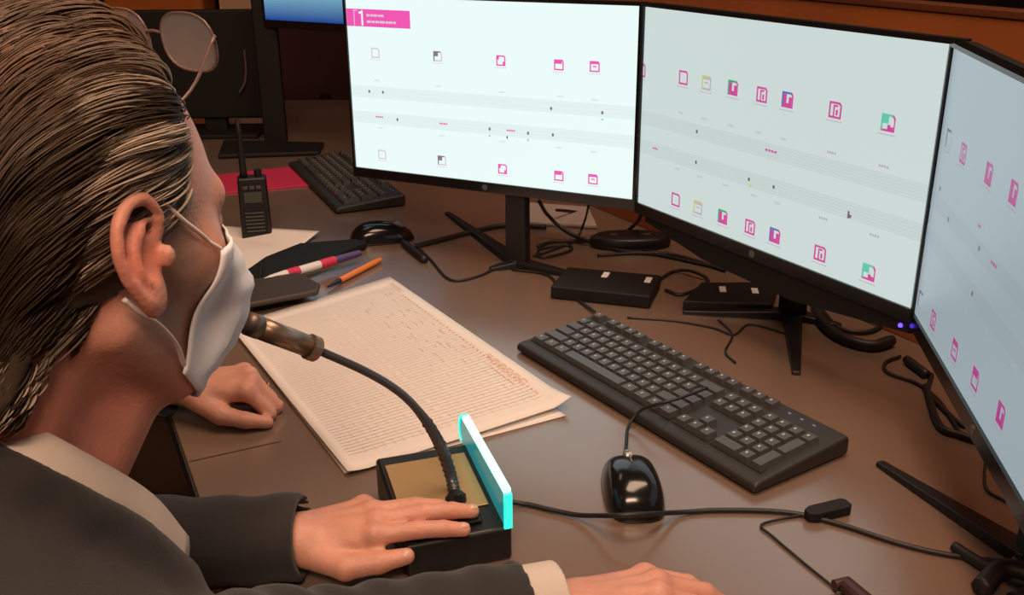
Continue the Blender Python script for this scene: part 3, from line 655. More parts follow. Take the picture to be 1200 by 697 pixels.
# usb stick on thin lead
us = thing('adapter_lead', 'thin lead joining a black connector to a dark plug at lower right', 'cable', (P(940, 600).x, P(940, 600).y, 0))
cable('cable', [D(948, 602, .003), D(920, 607), D(892, 615), D(905, 628), D(945, 662), D(980, 690)], .0013, '', parent=us, k=4)
p0, p1 = P(945, 604, .006), P(994, 592, .006); d = (p1-p0).normalized(); sde = V((-d.y, d.x, 0)); b = MB(); hw = .0085
q = [p0-sde*hw*.5, p0+d*.008-sde*hw, p1-d*.004-sde*hw, p1-sde*hw*.6, p1+sde*hw*.6, p1-d*.004+sde*hw, p0+d*.008+sde*hw, p0+sde*hw*.5]
b.prism([(k.x, k.y) for k in q], .0005, .011); b.build('connector', [M['black2']], us, world=True, bevel=.001)
b = MB(); b.tube([P(978, 686, .008), P(990, 684, .008), P(1016, 706, .008)], [.006, .009, .009], 12, flat=.8); b.build('plug', [mat('plug_dark', (.035, .012, .012), rough=.5)], us, world=True)
cable('cable_clamp', [D(1118, 640, .006), D(1136, 652, .006), D(1156, 664, .007), D(1180, 676, .010), D(1215, 690, .010)], .0055, 'black clamp lying over the cable at the right edge', 'clamp')
cable('signal_cable', [D(1150, 690, .01), D(1172, 668, .016), D(1200, 672, .016), D(1222, 690, .01), D(1190, 706, .01)], .010, 'thick black cable bundle in the lower right corner')
cable('signal_cable', [D(1190, 672, .004), D(1192, 652, .004), D(1206, 642, .004)], .004, 'bronze coloured stub of cable at the right edge', m='bronze')

# ---------------------------------------------------------------- background on the left
bm = thing('monitor', 'far monitor at the top with a plain blue screen', 'monitor', (-.55, 2.62, 0))
c0 = A(311, 14, 2.62); c1 = A(402, 37, 2.50)
w = (c1-c0); w.z = 0; Lw = w.length; w.normalize(); w_dir = w; n = V((-w.y, w.x, 0)); zb = (c0.z+c1.z)/2
o_ = V((c0.x, c0.y, zb)); o_ = o_; F = frame4(o_, w, n, V((0, 0, 1))); LW = .50
b = MB(); b.box(-.012, LW+.012, .001, .03, -.02, .31, M4=F); b.build('housing', [M['gloss']], bm, world=True, bevel=.002)
def blue_mat():
    m = bpy.data.materials.new('blue_screen'); m.use_nodes = True; nt = m.node_tree; bs = nt.nodes['Principled BSDF']
    bs.inputs['Base Color'].default_value = (0, 0, 0, 1); tc = nt.nodes.new('ShaderNodeTexCoord'); sx = nt.nodes.new('ShaderNodeSeparateXYZ'); cr = nt.nodes.new('ShaderNodeValToRGB')
    nt.links.new(tc.outputs['Generated'], sx.inputs[0]); nt.links.new(sx.outputs['Z'], cr.inputs[0])
    cr.color_ramp.elements[0].color = (.012, .07, .34, 1); cr.color_ramp.elements[1].color = (.35, .75, .85, 1); cr.color_ramp.elements[1].position = .35
    nt.links.new(cr.outputs[0], bs.inputs['Emission Color']); bs.inputs['Emission Strength'].default_value = .8; return m
b = MB(); b.box(0, LW, -.002, .001, 0, .29, M4=F); b.build('screen', [blue_mat()], bm, world=True)
st = o_+w*.12+n*.05
b = MB(); b.box(-.03, .03, -.012, .012, 0, zb+.1, M4=frame4(V((-.625, 2.64, .006)), V((1, 0, 0)), V((0, 1, 0)), V((0, 0, 1)))); b.build('stand_post', [M['black2']], bm, world=True, bevel=.004)
b = MB(); q = [P(255, 182, .01), P(374, 178, .01), P(380, 167, .01), P(262, 164, .01)]; b.prism([(p.x, p.y) for p in q], .0005, .012); b.build('stand_foot', [M['black2']], bm, world=True, bevel=.004)
# black panel monitor turned away (seen from the rear)
pb = A(238, 24, 2.75); pc_ = A(308, 24, 2.75)
bk = thing('monitor', 'dark monitor seen from the back beside the forehead glasses', 'monitor', (-.80, 2.78, 0))
b = MB(); b.box(-1.02, -.635, 2.76, 2.79, .045, .335); b.build('housing', [M['black2']], bk, world=True, bevel=.006)
b = MB(); b.box(-.85, -.79, 2.77, 2.80, 0, .10); b.build('stand_post', [M['black2']], bk, world=True, bevel=.003)
b = MB(); b.box(-.93, -.69, 2.70, 2.86, .0003, .012); b.build('stand_foot', [M['black2']], bk, world=True, bevel=.003)
b = MB(); b.tube(spl([A(286, 58, 2.74), A(288, 78, 2.74), A(287, 95, 2.74), A(281, 108, 2.74)]), .0028, 6); b.build('cable', [M['steel']], bk, world=True)  # faint curved highlight on the dark back, built as a thin steel tube
# dark chair beyond, with dull red sides
def far_chair(label, x, y, rz, m, grp=None):
    c = thing('office_chair', label, 'chair', (x, y, FZ), rz, grp)
    b = MB(); b.box(-.24, .24, -.24, .24, .44, .52); b.build('seat', [M[m]], c, bevel=.03, seg=4)
    b = MB(); b.box(-.22, .22, .22, .29, .56, 1.05); b.build('backrest', [M[m]], c, bevel=.03, seg=4)
    b = MB(); b.tube([(0, 0, .10), (0, 0, .44)], .03, 14); b.build('column', [M['black']], c)
    b = MB(); b.tube([(0, .2, .46), (0, .30, .50), (0, .30, .70)], .02, 8); b.build('back_bar', [M['black']], c)
    for k in range(5):
        a = k*2*math.pi/5; b = MB(); b.tube([(0, 0, .11), (.28*math.cos(a), .28*math.sin(a), .07)], [.022, .014], 8); b.build('base_leg', [M['black']], c)
        b = MB(); b.lathe([(.005, -.012), (.03, -.012), (.03, .012), (.005, .012)], 14, M4=Matrix.Translation((.28*math.cos(a), .28*math.sin(a), .03)) @ Matrix.Rotation(math.pi/2, 4, 'X')); b.build('castor', [M['black2']], c)
    return c
M['darkred'] = mat('dark_red_fabric', (.045, .012, .012), rough=.9)
far_chair('dark red office chair beyond the desk below the blue screen', -.62, 3.95, R(170), 'darkred')
# far wall items
b = MB(); b.box(-1.30, -.92, 4.86, 5.0, -.2, .30)
q0 = A(258, 18, 4.6); q1 = A(304, 18, 4.6)
ct = thing('cabinet', 'black cabinet across the far side of the room', 'cabinet', (-.9, 5.2, FZ))
b = MB(); b.box(-1.9, .5, 5.0, 5.4, FZ+.06, .085); b.build('body', [M['black2']], ct, world=True, bevel=.004)
for i in range(4):
    b = MB(); b.box(-1.88+i*.6, -1.33+i*.6, 4.98, 5.0, FZ+.1, .07); dr = b.build('door', [M['black']], ct, world=True, bevel=.003)
    b = MB(); b.box(-1.40+i*.6, -1.38+i*.6, 4.965, 4.98, -.3, -.15); b.build('handle', [M['steel']], dr, world=True)
b = MB(); b.box(-1.9, .5, 4.97, 5.42, FZ, FZ+.06); b.build('plinth', [M['black']], ct, world=True)
b = MB(); zt0 = q0.z; b.box(A(258, 18, 5.05).x, A(303, 18, 5.05).x, 5.05, 5.25, .085, .535)
tag(b.build('archive_box', [M['peach']], None, bevel=.004), 'pale cream box standing left of the blue screen', 'box')
b = MB(); xb0 = A(120, 10, 5.05).x; xb1 = A(238, 10, 5.05).x; n = 14
b.prism([(xb0, 5.05), (xb1, 5.05), (xb1, 5.3), (xb0, 5.3)], .085, .55)
tag(b.build('orange_box', [M['orangebox']], None, bevel=.03), 'orange box showing just above the grey hair', 'box')
# =================================================================== PEOPLE
exec_people = True
def smin(a, b, k):
    h = np.clip(.5+.5*(b-a)/k, 0, 1); return b*(1-h)+a*h-k*h*(1-h)
def smax(a, b, k): return -smin(-a, -b, k)
def vec(p): return np.array(p, np.float32)
def sph(p, c, r): return np.linalg.norm(p-vec(c), axis=1)-r
def ell(p, c, r):
    r = vec(r); q = (p-vec(c))/r; k0 = np.linalg.norm(q, axis=1); k1 = np.linalg.norm(q/r, axis=1)+1e-9; return k0*(k0-1)/k1
def cap(p, a, b, ra, rb):
    a, b = vec(a), vec(b); ba = b-a; pa = p-a; t = np.clip(pa@ba/(ba@ba+1e-12), 0, 1)
    return np.linalg.norm(pa-t[:, None]*ba, axis=1)-(ra+(rb-ra)*t)
def chain(p, pts, rs, k=.004):
    d = None
    for i in range(len(pts)-1):
        c = cap(p, pts[i], pts[i+1], rs[i], rs[i+1]); d = c if d is None else smin(d, c, k)
    return d
def group(p, c, Rr, fn):
    dc = np.linalg.norm(p-vec(c), axis=1)-Rr; m = dc < .03
    out = np.maximum(dc, .03).astype(np.float32)+.005
    if m.any(): out[m] = fn(p[m])
    return out
def sdf_mesh(fn, lo, hi, h, B=14):
    lo = np.array(lo, float); hi = np.array(hi, float)
    nb = np.ceil((hi-lo)/(h*B)).astype(int); I = np.stack(np.meshgrid(*[np.arange(n) for n in nb], indexing='ij'), -1).reshape(-1, 3)
    cen = (lo+(I+.5)*B*h).astype(np.float32); d = fn(cen); I = I[np.abs(d) < B*h*1.25]
    N = nb*B+2; cid = lambda q: (q[..., 0]*N[1]+q[..., 1])*N[2]+q[..., 2]
    g = np.stack(np.meshgrid(*[np.arange(B+1)]*3, indexing='ij'), -1)
    Vp, Vi, Q = [], [], []
    off = np.array([[i, j, k] for i in (0, 1) for j in (0, 1) for k in (0, 1)])
    E_ = [(a, b) for a in range(8) for b in range(a+1, 8) if np.abs(off[a]-off[b]).sum() == 1]
    for s in range(0, len(I), 160):
        J = I[s:s+160]; gi = J[:, None, None, None, :]*B+g[None]
        p = (lo+gi.reshape(-1, 3)*h).astype(np.float32); D_ = fn(p).reshape(gi.shape[:-1])
        sg = D_ < 0
        cs = np.stack([sg[:, o[0]:o[0]+B, o[1]:o[1]+B, o[2]:o[2]+B] for o in off], -1); dsum = cs.sum(-1); act = (dsum > 0) & (dsum < 8)
        bi, x, y, z = np.nonzero(act)
        cd_ = np.stack([D_[bi, x+o[0], y+o[1], z+o[2]] for o in off], -1)
        acc = np.zeros((len(bi), 3)); cnt = np.zeros(len(bi))
        for a, b in E_:
            da, db = cd_[:, a], cd_[:, b]; m = (da < 0) != (db < 0); t = da/(da-db+1e-12*(m == 0)+1e-20)
            acc[m] += (off[a]+(off[b]-off[a])*t[:, None])[m]; cnt[m] += 1
        base = gi[bi, x, y, z]; Vp.append(lo+(base+acc/cnt[:, None])*h); Vi.append(cid(base))
        for ax in range(3):
            e = np.eye(3, dtype=int)[ax]; s0 = sg[:, :B, :B, :B]; s1 = sg[:, e[0]:e[0]+B, e[1]:e[1]+B, e[2]:e[2]+B]
            b_, x, y, z = np.nonzero(s0 != s1); c = gi[b_, x, y, z]; fl = s0[b_, x, y, z]
            u, w = np.eye(3, dtype=int)[(ax+1) % 3], np.eye(3, dtype=int)[(ax+2) % 3]
            q = np.stack([cid(c-u-w), cid(c-w), cid(c), cid(c-u)], -1); ok = ((c-u-w) >= 0).all(1)
            q = np.where(fl[:, None], q, q[:, ::-1])[ok]; Q.append(q)
    Vp = np.concatenate(Vp); Vi = np.concatenate(Vi); Q = np.concatenate(Q)
    o = np.argsort(Vi); Vi = Vi[o]; Vp = Vp[o]; ix = np.searchsorted(Vi, Q); ix = np.minimum(ix, len(Vi)-1)
    ok = (Vi[ix] == Q).all(1); return Vp, ix[ok]
def mesh_from(name, Vp, Q, mats, parent, colfn=None, smooth=True):
    off = V((0, 0, 0)); p = parent
    while p is not None: off += p.location; p = p.parent
    me = bpy.data.meshes.new(name); me.vertices.add(len(Vp)); me.vertices.foreach_set('co', (Vp-np.array(off)).astype(np.float32).ravel())
    me.loops.add(Q.size); me.loops.foreach_set('vertex_index', Q.astype(np.int32).ravel()); me.polygons.add(len(Q))
    me.polygons.foreach_set('loop_start', np.arange(0, Q.size, Q.shape[1], dtype=np.int32)); me.polygons.foreach_set('loop_total', np.full(len(Q), Q.shape[1], np.int32))
    me.update(); me.validate()
    if colfn is not None:
        c = colfn(Vp); a = me.color_attributes.new('col', 'FLOAT_COLOR', 'POINT'); a.data.foreach_set('color', np.c_[c, np.ones(len(c))].astype(np.float32).ravel())
    return link(name, me, parent, mats, smooth)

# ---- head in its own frame: X to the person's right ear, Y face, Z up; origin midway between the ear holes
EARC = vec((.0775, -.004, .004))
def ear_frame(sx):
    w = np.array([sx*.87, -.50, .08]); w /= np.linalg.norm(w)          # outward normal of the ear's back... faces out
    v = np.array([sx*.08, -.24, .97]); v -= w*(v@w); v /= np.linalg.norm(v)
    # ear plate normal (pointing outward-forward)
    n = np.array([sx*.97, .10, .10]); n -= v*(v@n); n /= np.linalg.norm(n)
    u = np.cross(v, n) if sx > 0 else np.cross(n, v)                   # forward direction in plate
    if u[1] < 0: u = -u
    return u.astype(np.float32), v.astype(np.float32), n.astype(np.float32)
def ear_sdf(p, sx):
    u, v, n = ear_frame(sx); c = vec((sx*.0765, -.011, -.001))+n*.010
    q = np.stack([(p-c)@u, (p-c)@v, (p-c)@n], 1)
    s = 1.10; q = q/s
    d = ell(q, (-.003, .006, -.002), (.0165, .027, .0045)); d = smin(d, ell(q, (.002, -.022, -.001), (.0095, .013, .0048)), .006)
    hel = [(.012, .010, .000), (.0105, .021, .003), (.002, .0305, .004), (-.008, .029, .004), (-.0165, .020, .0038), (-.0195, .006, .0036), (-.0165, -.008, .003), (-.010, -.018, .002), (-.003, -.026, .001)]
    hs_ = [tuple(v) for v in spl(hel, 3)]; d = smin(d, chain(q, hs_, list(np.interp(np.linspace(0, 8, len(hs_)), range(9), [.0026, .0030, .0036, .0038, .0038, .0037, .0035, .0034, .0040])), .0015), .002)
    d = smax(d, -chain(q, [(.007, .020, .0062), (-.006, .023, .0070), (-.0135, .014, .0068), (-.0145, .002, .0064), (-.012, -.008, .006)], [.0028, .0032, .0030, .0028, .0020], .002), .002)
    ah = [tuple(v) for v in spl([(.004, .017, .001), (-.004, .013, .0022), (-.0085, .004, .0026), (-.0075, -.006, .0026), (-.002, -.013, .002)], 3)]
    d = smin(d, chain(q, ah, [.0028]*len(ah), .002), .004)
    d = smax(d, -ell(q, (.003, -.002, .0065), (.0080, .0125, .0085)), .003)
    d = smax(d, -ell(q, (.0045, .0135, .0055), (.0045, .0045, .0070)), .002)
    d = smin(d, ell(q, (.0125, -.002, .0035), (.004, .0065, .005)), .003)
    d = smin(d, cap(q, (.004, .004, -.012), (.004, -.004, -.012), .012, .012), .004)
    return d*s
def head_core(p):
    ax = np.abs(p[:, :1]); q = np.concatenate([ax, p[:, 1:]], 1)
    d = ell(p, (0, -.014, .044), (.0765, .095, .084))
    d = smin(d, ell(p, (0, .018, .012), (.070, .075, .074)), .02)
    d = smin(d, ell(p, (0, .028, -.040), (.057, .062, .066)), .025)
    d = smin(d, cap(q, (.055, -.004, -.052), (.030, .062, -.100), .013, .014), .025)      # jaw
    d = smin(d, cap(q, (0, .078, -.103), (.018, .072, -.102), .014, .013), .02)            # chin
    d = smin(d, ell(q, (.050, .054, -.008), (.019, .022, .020)), .02)                      # cheekbone
    d = smin(d, cap(q, (.040, .074, .030), (.010, .087, .028), .010, .009), .015)          # brow
    d = smax(d, -sph(q, (.032, .106, .010), .017), .012)                                   # eye socket
    d = smin(d, ell(q, (.032, .076, .010), (.0155, .0135, .0125)), .003)                   # lids over the eyeball
    d = smax(d, -ell(q, (.032, .0905, .009), (.0125, .004, .0022)), .0015)
    d = smin(d, chain(p, [(0, .092, .018), (0, .106, -.008), (0, .116, -.026)], [.0075, .0085, .0115], .01), .010)
    d = smin(d, ell(q, (.012, .103, -.030), (.007, .009, .007)), .006)
    d = smax(d, -ell(q, (.006, .110, -.039), (.0035, .005, .004)), .002)
    d = smin(d, ell(p, (0, .093, -.060), (.024, .008, .0075)), .006); d = smin(d, ell(p, (0, .091, -.071), (.021, .009, .0075)), .005)
    d = smax(d, -ell(p, (0, .103, -.0655), (.022, .008, .0014)), .002)
    return d
def head_sdf(p):
    d = head_core(p)
    for sx in (1, -1): d = smin(d, group(p, (sx*.085, -.012, 0), .05, lambda q: ear_sdf(q, sx)), .006)
    return d
def hand_pts(O, X, Z, T, sc, fing, thumb):
    O, X, Z, T = [np.array(a, float) for a in (O, X, Z, T)]
    X /= np.linalg.norm(X); T -= X*(T@X); T /= np.linalg.norm(T); Z = Z-X*(Z@X)-T*(Z@T); Z /= np.linalg.norm(Z)
    kn = [(.090, .027), (.094, .008), (.088, -.011), (.079, -.029)]; ln = [(.044, .026, .021), (.048, .029, .022), (.045, .027, .022), (.035, .021, .019)]
    F = []
    for i in range(4):
        base = O+X*kn[i][0]*sc+T*kn[i][1]*sc+Z*(.004 if i in (1, 2) else .001)*sc; pts = [base]; a = 0; spread, curl = fing[i][0], fing[i][1:]
        for j in range(3):
            a += curl[j]; d = (X*math.cos(spread)+T*math.sin(spread)); d = d*math.cos(a)-Z*math.sin(a); pts.append(pts[-1]+d*ln[i][j]*sc)
        F.append(pts)
    tb = O+X*.022*sc+T*.022*sc-Z*.008*sc; pts = [tb]
    for (x, t, z), L in zip(thumb, (.044, .034, .028)):
        d = X*x+T*t+Z*z; d /= np.linalg.norm(d); pts.append(pts[-1]+d*L*sc)
    return dict(O=O, X=X, T=T, Z=Z, F=F, th=pts, sc=sc)
def hand_sdf(p, H):
    O, X, T, Z, sc = H['O'], H['X'], H['T'], H['Z'], H['sc']; d = None
    for i, pts in enumerate(H['F']):
        r0 = (.0098, .0100, .0095, .0084)[i]*sc; r = [r0*1.04, r0*.96, r0*.90, r0*.74]
        c = chain(p, pts, r, .002*sc)
        c = np.minimum(c, 1)
        d = c if d is None else smin(d, c, .0022*sc)
    w = [.020, .006, -.008, -.020]
    palm = None
    for i in range(4):
        c = cap(p, O+X*.004+T*w[i]*.62*sc-Z*.001, H['F'][i][0]-Z*.003, .0165*sc, .0118*sc); palm = c if palm is None else smin(palm, c, .010*sc)
    palm = smin(palm, cap(p, O+X*.02*sc-T*.022*sc-Z*.010*sc, O+X*.07*sc-T*.027*sc-Z*.008*sc, .013*sc, .010*sc), .012*sc)
    d = smin(d, palm, .006*sc)
    t = chain(p, H['th'], [.0165*sc, .0128*sc, .0108*sc, .0084*sc], .004*sc); d = smin(d, t, .010*sc)
    # tendons, knuckles
    for i in range(4):
        k = H['F'][i][0]+Z*.0035*sc; d = smin(d, sph(p, k, .0085*sc), .008*sc)
        d = smin(d, cap(p, O+X*.02*sc+T*w[i]*.5*sc+Z*.010*sc, H['F'][i][0]+Z*.006*sc, .003*sc, .0035*sc), .006*sc)
    return d
def nails(H, parent, which=(0, 1, 2, 3, 4)):
    for i in which:
        pts = H['th'] if i == 4 else H['F'][i]
        a, b = np.array(pts[-2]), np.array(pts[-1]); d = (b-a)/np.linalg.norm(b-a)
        up_ = np.array(H['Z']) if i < 4 else (np.array(H['Z'])*.8+np.array(H['T'])*.5)
        up_ = up_-d*(up_@d); up_ /= np.linalg.norm(up_); sd = np.cross(d, up_); r = (.0075 if i < 4 else .0088)*H['sc']
        c = b+up_*(r*.62)-d*.001; mb = MB(); vs = []; nu = 10
        for j in range(4):
            t = j/3*1.1
            for k in range(nu): aa = 2*math.pi*k/nu; vs.append(V(c+d*math.cos(aa)*.0062*math.sin(t)+sd*math.sin(aa)*.0048*math.sin(t)+up_*(.0030*math.cos(t)-.0002*0)))
        mb.add(vs, [(j*nu+k, j*nu+(k+1) % nu, (j+1)*nu+(k+1) % nu, (j+1)*nu+k) for j in range(3) for k in range(nu)])
        mb.build('fingernail', [M['nail']], parent, smooth=True, world=True)
def rot_head(az, pitch, roll):
    Rz = Matrix.Rotation(-az, 3, 'Z'); Rx = Matrix.Rotation(-pitch, 3, 'X'); Ry = Matrix.Rotation(roll, 3, 'Y'); return np.array(Rz @ Rx @ Ry)
SK = vec((.61, .30, .215))
def noise3(p, f, seed=0):
    r = np.random.default_rng(seed); o = 0
    for _ in range(6):
        k = r.normal(size=3)*f; o = o+np.sin(p@k+r.random()*6.28)
    return o/6

def build_person(S_):
    """S_: dict with joints in world coordinates"""
    Hm = S_['headR']; Hc = S_['headC']
    toL = lambda p: ((p-Hc)@Hm).astype(np.float32); toW = lambda q: np.asarray(q)@Hm.T+Hc
    J = {k: np.array(v, float) for k, v in S_['J'].items()}
    hands = S_['hands']; F = J['F']; Rr = np.array([F[1], -F[0], 0]); U = np.array([0, 0, 1.])
    root = thing('person', S_['label'], 'person', tuple(J['root']))
    skull = toW((0, -.030, -.030)); thr = toW((0, .040, -.092))
    def neck(p):
        d = cap(p, skull, J['neck'], .055, .062); return smin(d, cap(p, thr, J['neck']+F*.060-U*.02, .036, .042), .03)
    def torso(p, g=0.0):
        a = cap(p, J['hip'], J['chest'], .145+g, .135+g)
        for s in (1, -1): a = smin(a, cap(p, J['chest']+Rr*s*.07, J['hip']+Rr*s*.06, .115+g, .11+g), .05)
        for sh in ('shR', 'shL'): a = smin(a, cap(p, J['neck']-U*.025+(J[sh]-J['neck'])*.25, J[sh], .050+g, .058+g), .05)
        return a
    def arms(p, g=0.0):
        d = None
        for s in ('R', 'L'):
            a = smin(cap(p, J['sh'+s], J['el'+s], .052+g, .040+g), cap(p, J['el'+s], J['wr'+s], .038+g, .026+g*1.2), .02)
            d = a if d is None else np.minimum(d, a)
        return d
    def legs(p, g=0.0):
        d = None
        for s, q in (('R', 1), ('L', -1)):
            h = J['hip']+Rr*q*.085-U*.02; a = smin(cap(p, h, J['kn'+s], .082+g, .060+g), cap(p, J['kn'+s], J['an'+s], .055+g, .038+g), .03); d = a if d is None else smin(d, a, .02)
        return d
    def body(p):
        d = group(p, Hc, .17, lambda q: head_sdf(toL(q))); d = smin(d, neck(p), .018)
        d = smin(d, torso(p, -.012), .03); d = smin(d, arms(p, -.004), .03); d = smin(d, legs(p, -.01), .03)
        for H in hands:
            d = smin(d, group(p, H['O']+H['X']*.09, .13, lambda q: hand_sdf(q, H)), .012)
        return d
    allp = np.array([toW((0, 0, .16)), toW((0, .15, 0)), toW((0, -.15, 0)), toW((.13, 0, 0)), toW((-.13, 0, 0))]+[J[k] for k in J if k not in ('F', 'root')]+[h['O']+h['X']*.20 for h in hands])
    lo = allp.min(0)-.2; hi = allp.max(0)+.2
    def colour(Pw):
        p = Pw.astype(np.float32); q = toL(p); c = np.tile(SK, (len(p), 1))
        red = np.clip(1-np.abs(np.linalg.norm(q-vec((.086, -.014, 0)), axis=1))/.045, 0, 1); c = c*(1-red[:, None]*.55)+vec((.78, .20, .14))*red[:, None]*.55
        hd = np.linalg.norm(q, axis=1) < .19
        n = noise3(q, 55, 1)
        # grey stubble on jaw
        jd = np.clip((.0-q[:, 2])/.03, 0, 1)*np.clip((q[:, 1]+.012)/.02, 0, 1)*np.clip((q[:, 2]+.16)/.03, 0, 1)*hd
        sb = hd*(np.abs(q[:, 0]) > .045)*np.clip((q[:, 1]+.002)/.008, 0, 1)*np.clip((.050-q[:, 1])/.012, 0, 1)*np.clip((.045-q[:, 2])/.02, 0, 1); jd = np.maximum(jd*np.clip(1.25-np.abs(n), 0, 1), sb)
        b = (jd*(.62+.3*n))[:, None].clip(0, .85)*S_.get('stubble', 1); c = c*(1-b)+vec((.27, .215, .18))*b
        nk = np.clip((-.05-q[:, 2])/.05, 0, 1)*(np.linalg.norm(q, axis=1) < .3); b = (nk*.45)[:, None]; c = c*(1-b)+vec((.74, .24, .17))*b
        for H in hands:
            for pts in list(H['F'])+[H['th']]:
                for j in (0, 1, 2):
                    m = np.exp(-(np.linalg.norm(p-vec(pts[j]), axis=1)/.009)**2)[:, None]*.28; c = c*(1-m)+vec((.62, .20, .14))*m
        return c*(1+.06*noise3(p, 130, 4))[:, None]
    Vp, Q = sdf_mesh(body, lo, hi, S_['h']); mesh_from('body', Vp, Q, [M['skin']], root, colour)
    # eyes
    for sx in (1, -1):
        b = MB(); c = toW((sx*.032, .0785, .0095)); b.lathe([(.0005+.0112*math.sin(t), -.0112*math.cos(t)) for t in np.linspace(0.02, math.pi-.02, 12)], 16, M4=Matrix.Translation(V(c))); b.build('eyeball', [M['white']], root, smooth=True, world=True)
    # ---- shirt collar: a folded band following the neckline, mirrored to the far side
    path = [np.array(q, float) for q in S_['collar']]; pc = (path[0]); mir = lambda q: q-2*Rr*((q-pc)@Rr)
    right = spl(path, 6); full = [V(mir(np.array(q))) for q in right[:0:-1]]+list(right)
    fp = np.array([tuple(q) for q in full]); cen_ = fp.mean(0); N_ = np.array(S_['collarN']); N_ = N_/np.linalg.norm(N_)
    tn = np.gradient(fp, axis=0); tn /= np.linalg.norm(tn, axis=1)[:, None]
    outw = fp-cen_; outw -= tn*np.sum(outw*tn, 1)[:, None]; outw -= np.outer(outw@N_, N_)*.6; outw /= np.linalg.norm(outw, axis=1)[:, None]
    dn = np.cross(tn, outw); dn *= -np.sign(dn@N_)[:, None]
    bd = dn*.86+outw*.50
    def band_mesh(t0, t1, w_, o0, lift):
        vs = []; m = len(fp)
        for side_ in (0, 1):
            for i in range(m):
                for j in range(5):
                    t = j/4; vs.append(V(fp[i]+bd[i]*(t0+(t1-t0)*t)+outw[i]*(o0+lift*math.sin(t*math.pi*.9)+(.0022 if side_ else 0))))
        fs = []
        for i in range(m-1):
            for j in range(4):
                a = i*5+j; fs.append((a, a+1, a+6, a+5)); k = m*5+a; fs.append((k, k+5, k+6, k+1))
        for i in range(m-1):
            a = i*5; fs.append((a, a+5, m*5+a+5, m*5+a)); a += 4; fs.append((a, m*5+a, m*5+a+5, a+5))
        for j in range(4): fs.append((j, m*5+j, m*5+j+1, j+1)); a = (m-1)*5+j; fs.append((a, a+1, m*5+a+1, m*5+a))
        return vs, fs
    b = MB(); b.add(*band_mesh(-.010, .016, 0, .0035, .0040)); b.build('collar', [M['shirt']], root, smooth=True, world=True)
    b = MB(); b.add(*band_mesh(-.009, .012, 0, -.001, .0)); b.build('collar_band', [M['shirt']], root, smooth=True, world=True)
    cc = fp.mean(0); fo = fp+bd*.019+outw*.004
    def shirt(p):
        d = torso(p, -.004); inn = cap(p, J['neck']-N_*.04, toW((0, .0, -.05)), .062, .060)
        pl_ = (p-vec(cc))@vec(N_); dd_ = smax(d, pl_+.004, .006)
        return smax(dd_, inn-.03, .01)
    def lapel(p):
        d = None
        for i in range(0, len(fo)-3, 3):
            c = cap(p, fo[i], fo[i+3], .0085, .0085); d = c if d is None else np.minimum(d, c)
        for q in (fo[0], fo[-1]):
            d = np.minimum(d, cap(p, q, J['chest']+F*.135+(q-cc)@Rr*Rr*.5-U*.04, .008, .008))
        return d
    def fold(p):
        n = 0
        for s in ('R', 'L'):
            a, b_, w_ = J['sh'+s], J['el'+s], J['wr'+s]
            m = np.exp(-(np.linalg.norm(p-vec(b_), axis=1)/.08)**2); ax = vec((w_-a)/np.linalg.norm(w_-a)); n = n+m*.0045*np.sin((p@ax)*170+6*noise3(p, 12, 2))
            t = np.clip(((p-vec(b_))@vec((w_-b_)/np.linalg.norm(w_-b_)))/np.linalg.norm(w_-b_), 0, 1); n = n+.0012*np.sin(t*30+9*noise3(p, 10, 6))*(np.linalg.norm(p-vec((b_+w_)/2), axis=1) < .16)
        return n+.004*noise3(p, 14, 8)
    def jacket(p):
        f = fold(p); d = torso(p, .014); d = smin(d, arms(p, .013), .035)+f*1.0
        for i_, sh in ((slice(len(fo)//2, None), 'shR'), (slice(0, len(fo)//2+1), 'shL')):
            for q in fo[i_][::4]: d = smin(d, cap(p, q-N_*.022, J[sh]-U*.01, .016, .060), .025)
        for q in (fo[0], fo[-1]): d = smin(d, cap(p, q-N_*.02, J['chest']+F*.10-U*.06, .016, .06), .03)
        pl_ = (p-vec(cc))@vec(N_); qq = p-vec(cc); rad_ = np.linalg.norm(qq-(qq@vec(N_))[:, None]*vec(N_), axis=1)
        d = smax(d, np.minimum(pl_+.026, .072-rad_), .006); d = smin(d, group(p, cc, .22, lapel), .022)
        d = smax(d, -cap(p, J['neck']-N_*.02, cc+N_*.06, .055, .066), .004)
        for k, H in enumerate(hands):                       # open cuffs
            w_ = H['wr_c']; ax = H['wr_ax']; q = p-vec(w_); t = q@vec(ax)
            d = smax(d, np.where(np.linalg.norm(q, axis=1) < .10, t, -1), .003)
            d = smax(d, -cap(p, w_-ax*.045, w_+ax*.03, H['cuff_r']-.002, H['cuff_r']), .003)
        # open front below the throat (V)
        return d
    jl, jh = lo.copy(), hi.copy()
    Vp, Q = sdf_mesh(jacket, jl, jh, S_['hj']); mesh_from('jacket', Vp, Q, [M[S_['jm']]], root)
    Vp, Q = sdf_mesh(shirt, np.minimum(cc-.12, J['chest']-.22), np.maximum(cc+.12, J['chest']+.22), S_['hs']); mesh_from('shirt', Vp, Q, [M['shirt']], root)
    Vp, Q = sdf_mesh(lambda p: legs(p, .004)+.003*noise3(p, 20, 3), lo, hi, .006); mesh_from('trousers', Vp, Q, [M['trouser']], root)
    for s in ('R', 'L'):
        b = MB(); a = J['an'+s]; f = F; b.tube([a-f*.05-U*.035, a+f*.02-U*.03, a+f*.12-U*.045, a+f*.19-U*.05], [.036, .045, .042, .028], 14, flat=.9); b.build('shoe', [M['gloss']], root, smooth=True, world=True)
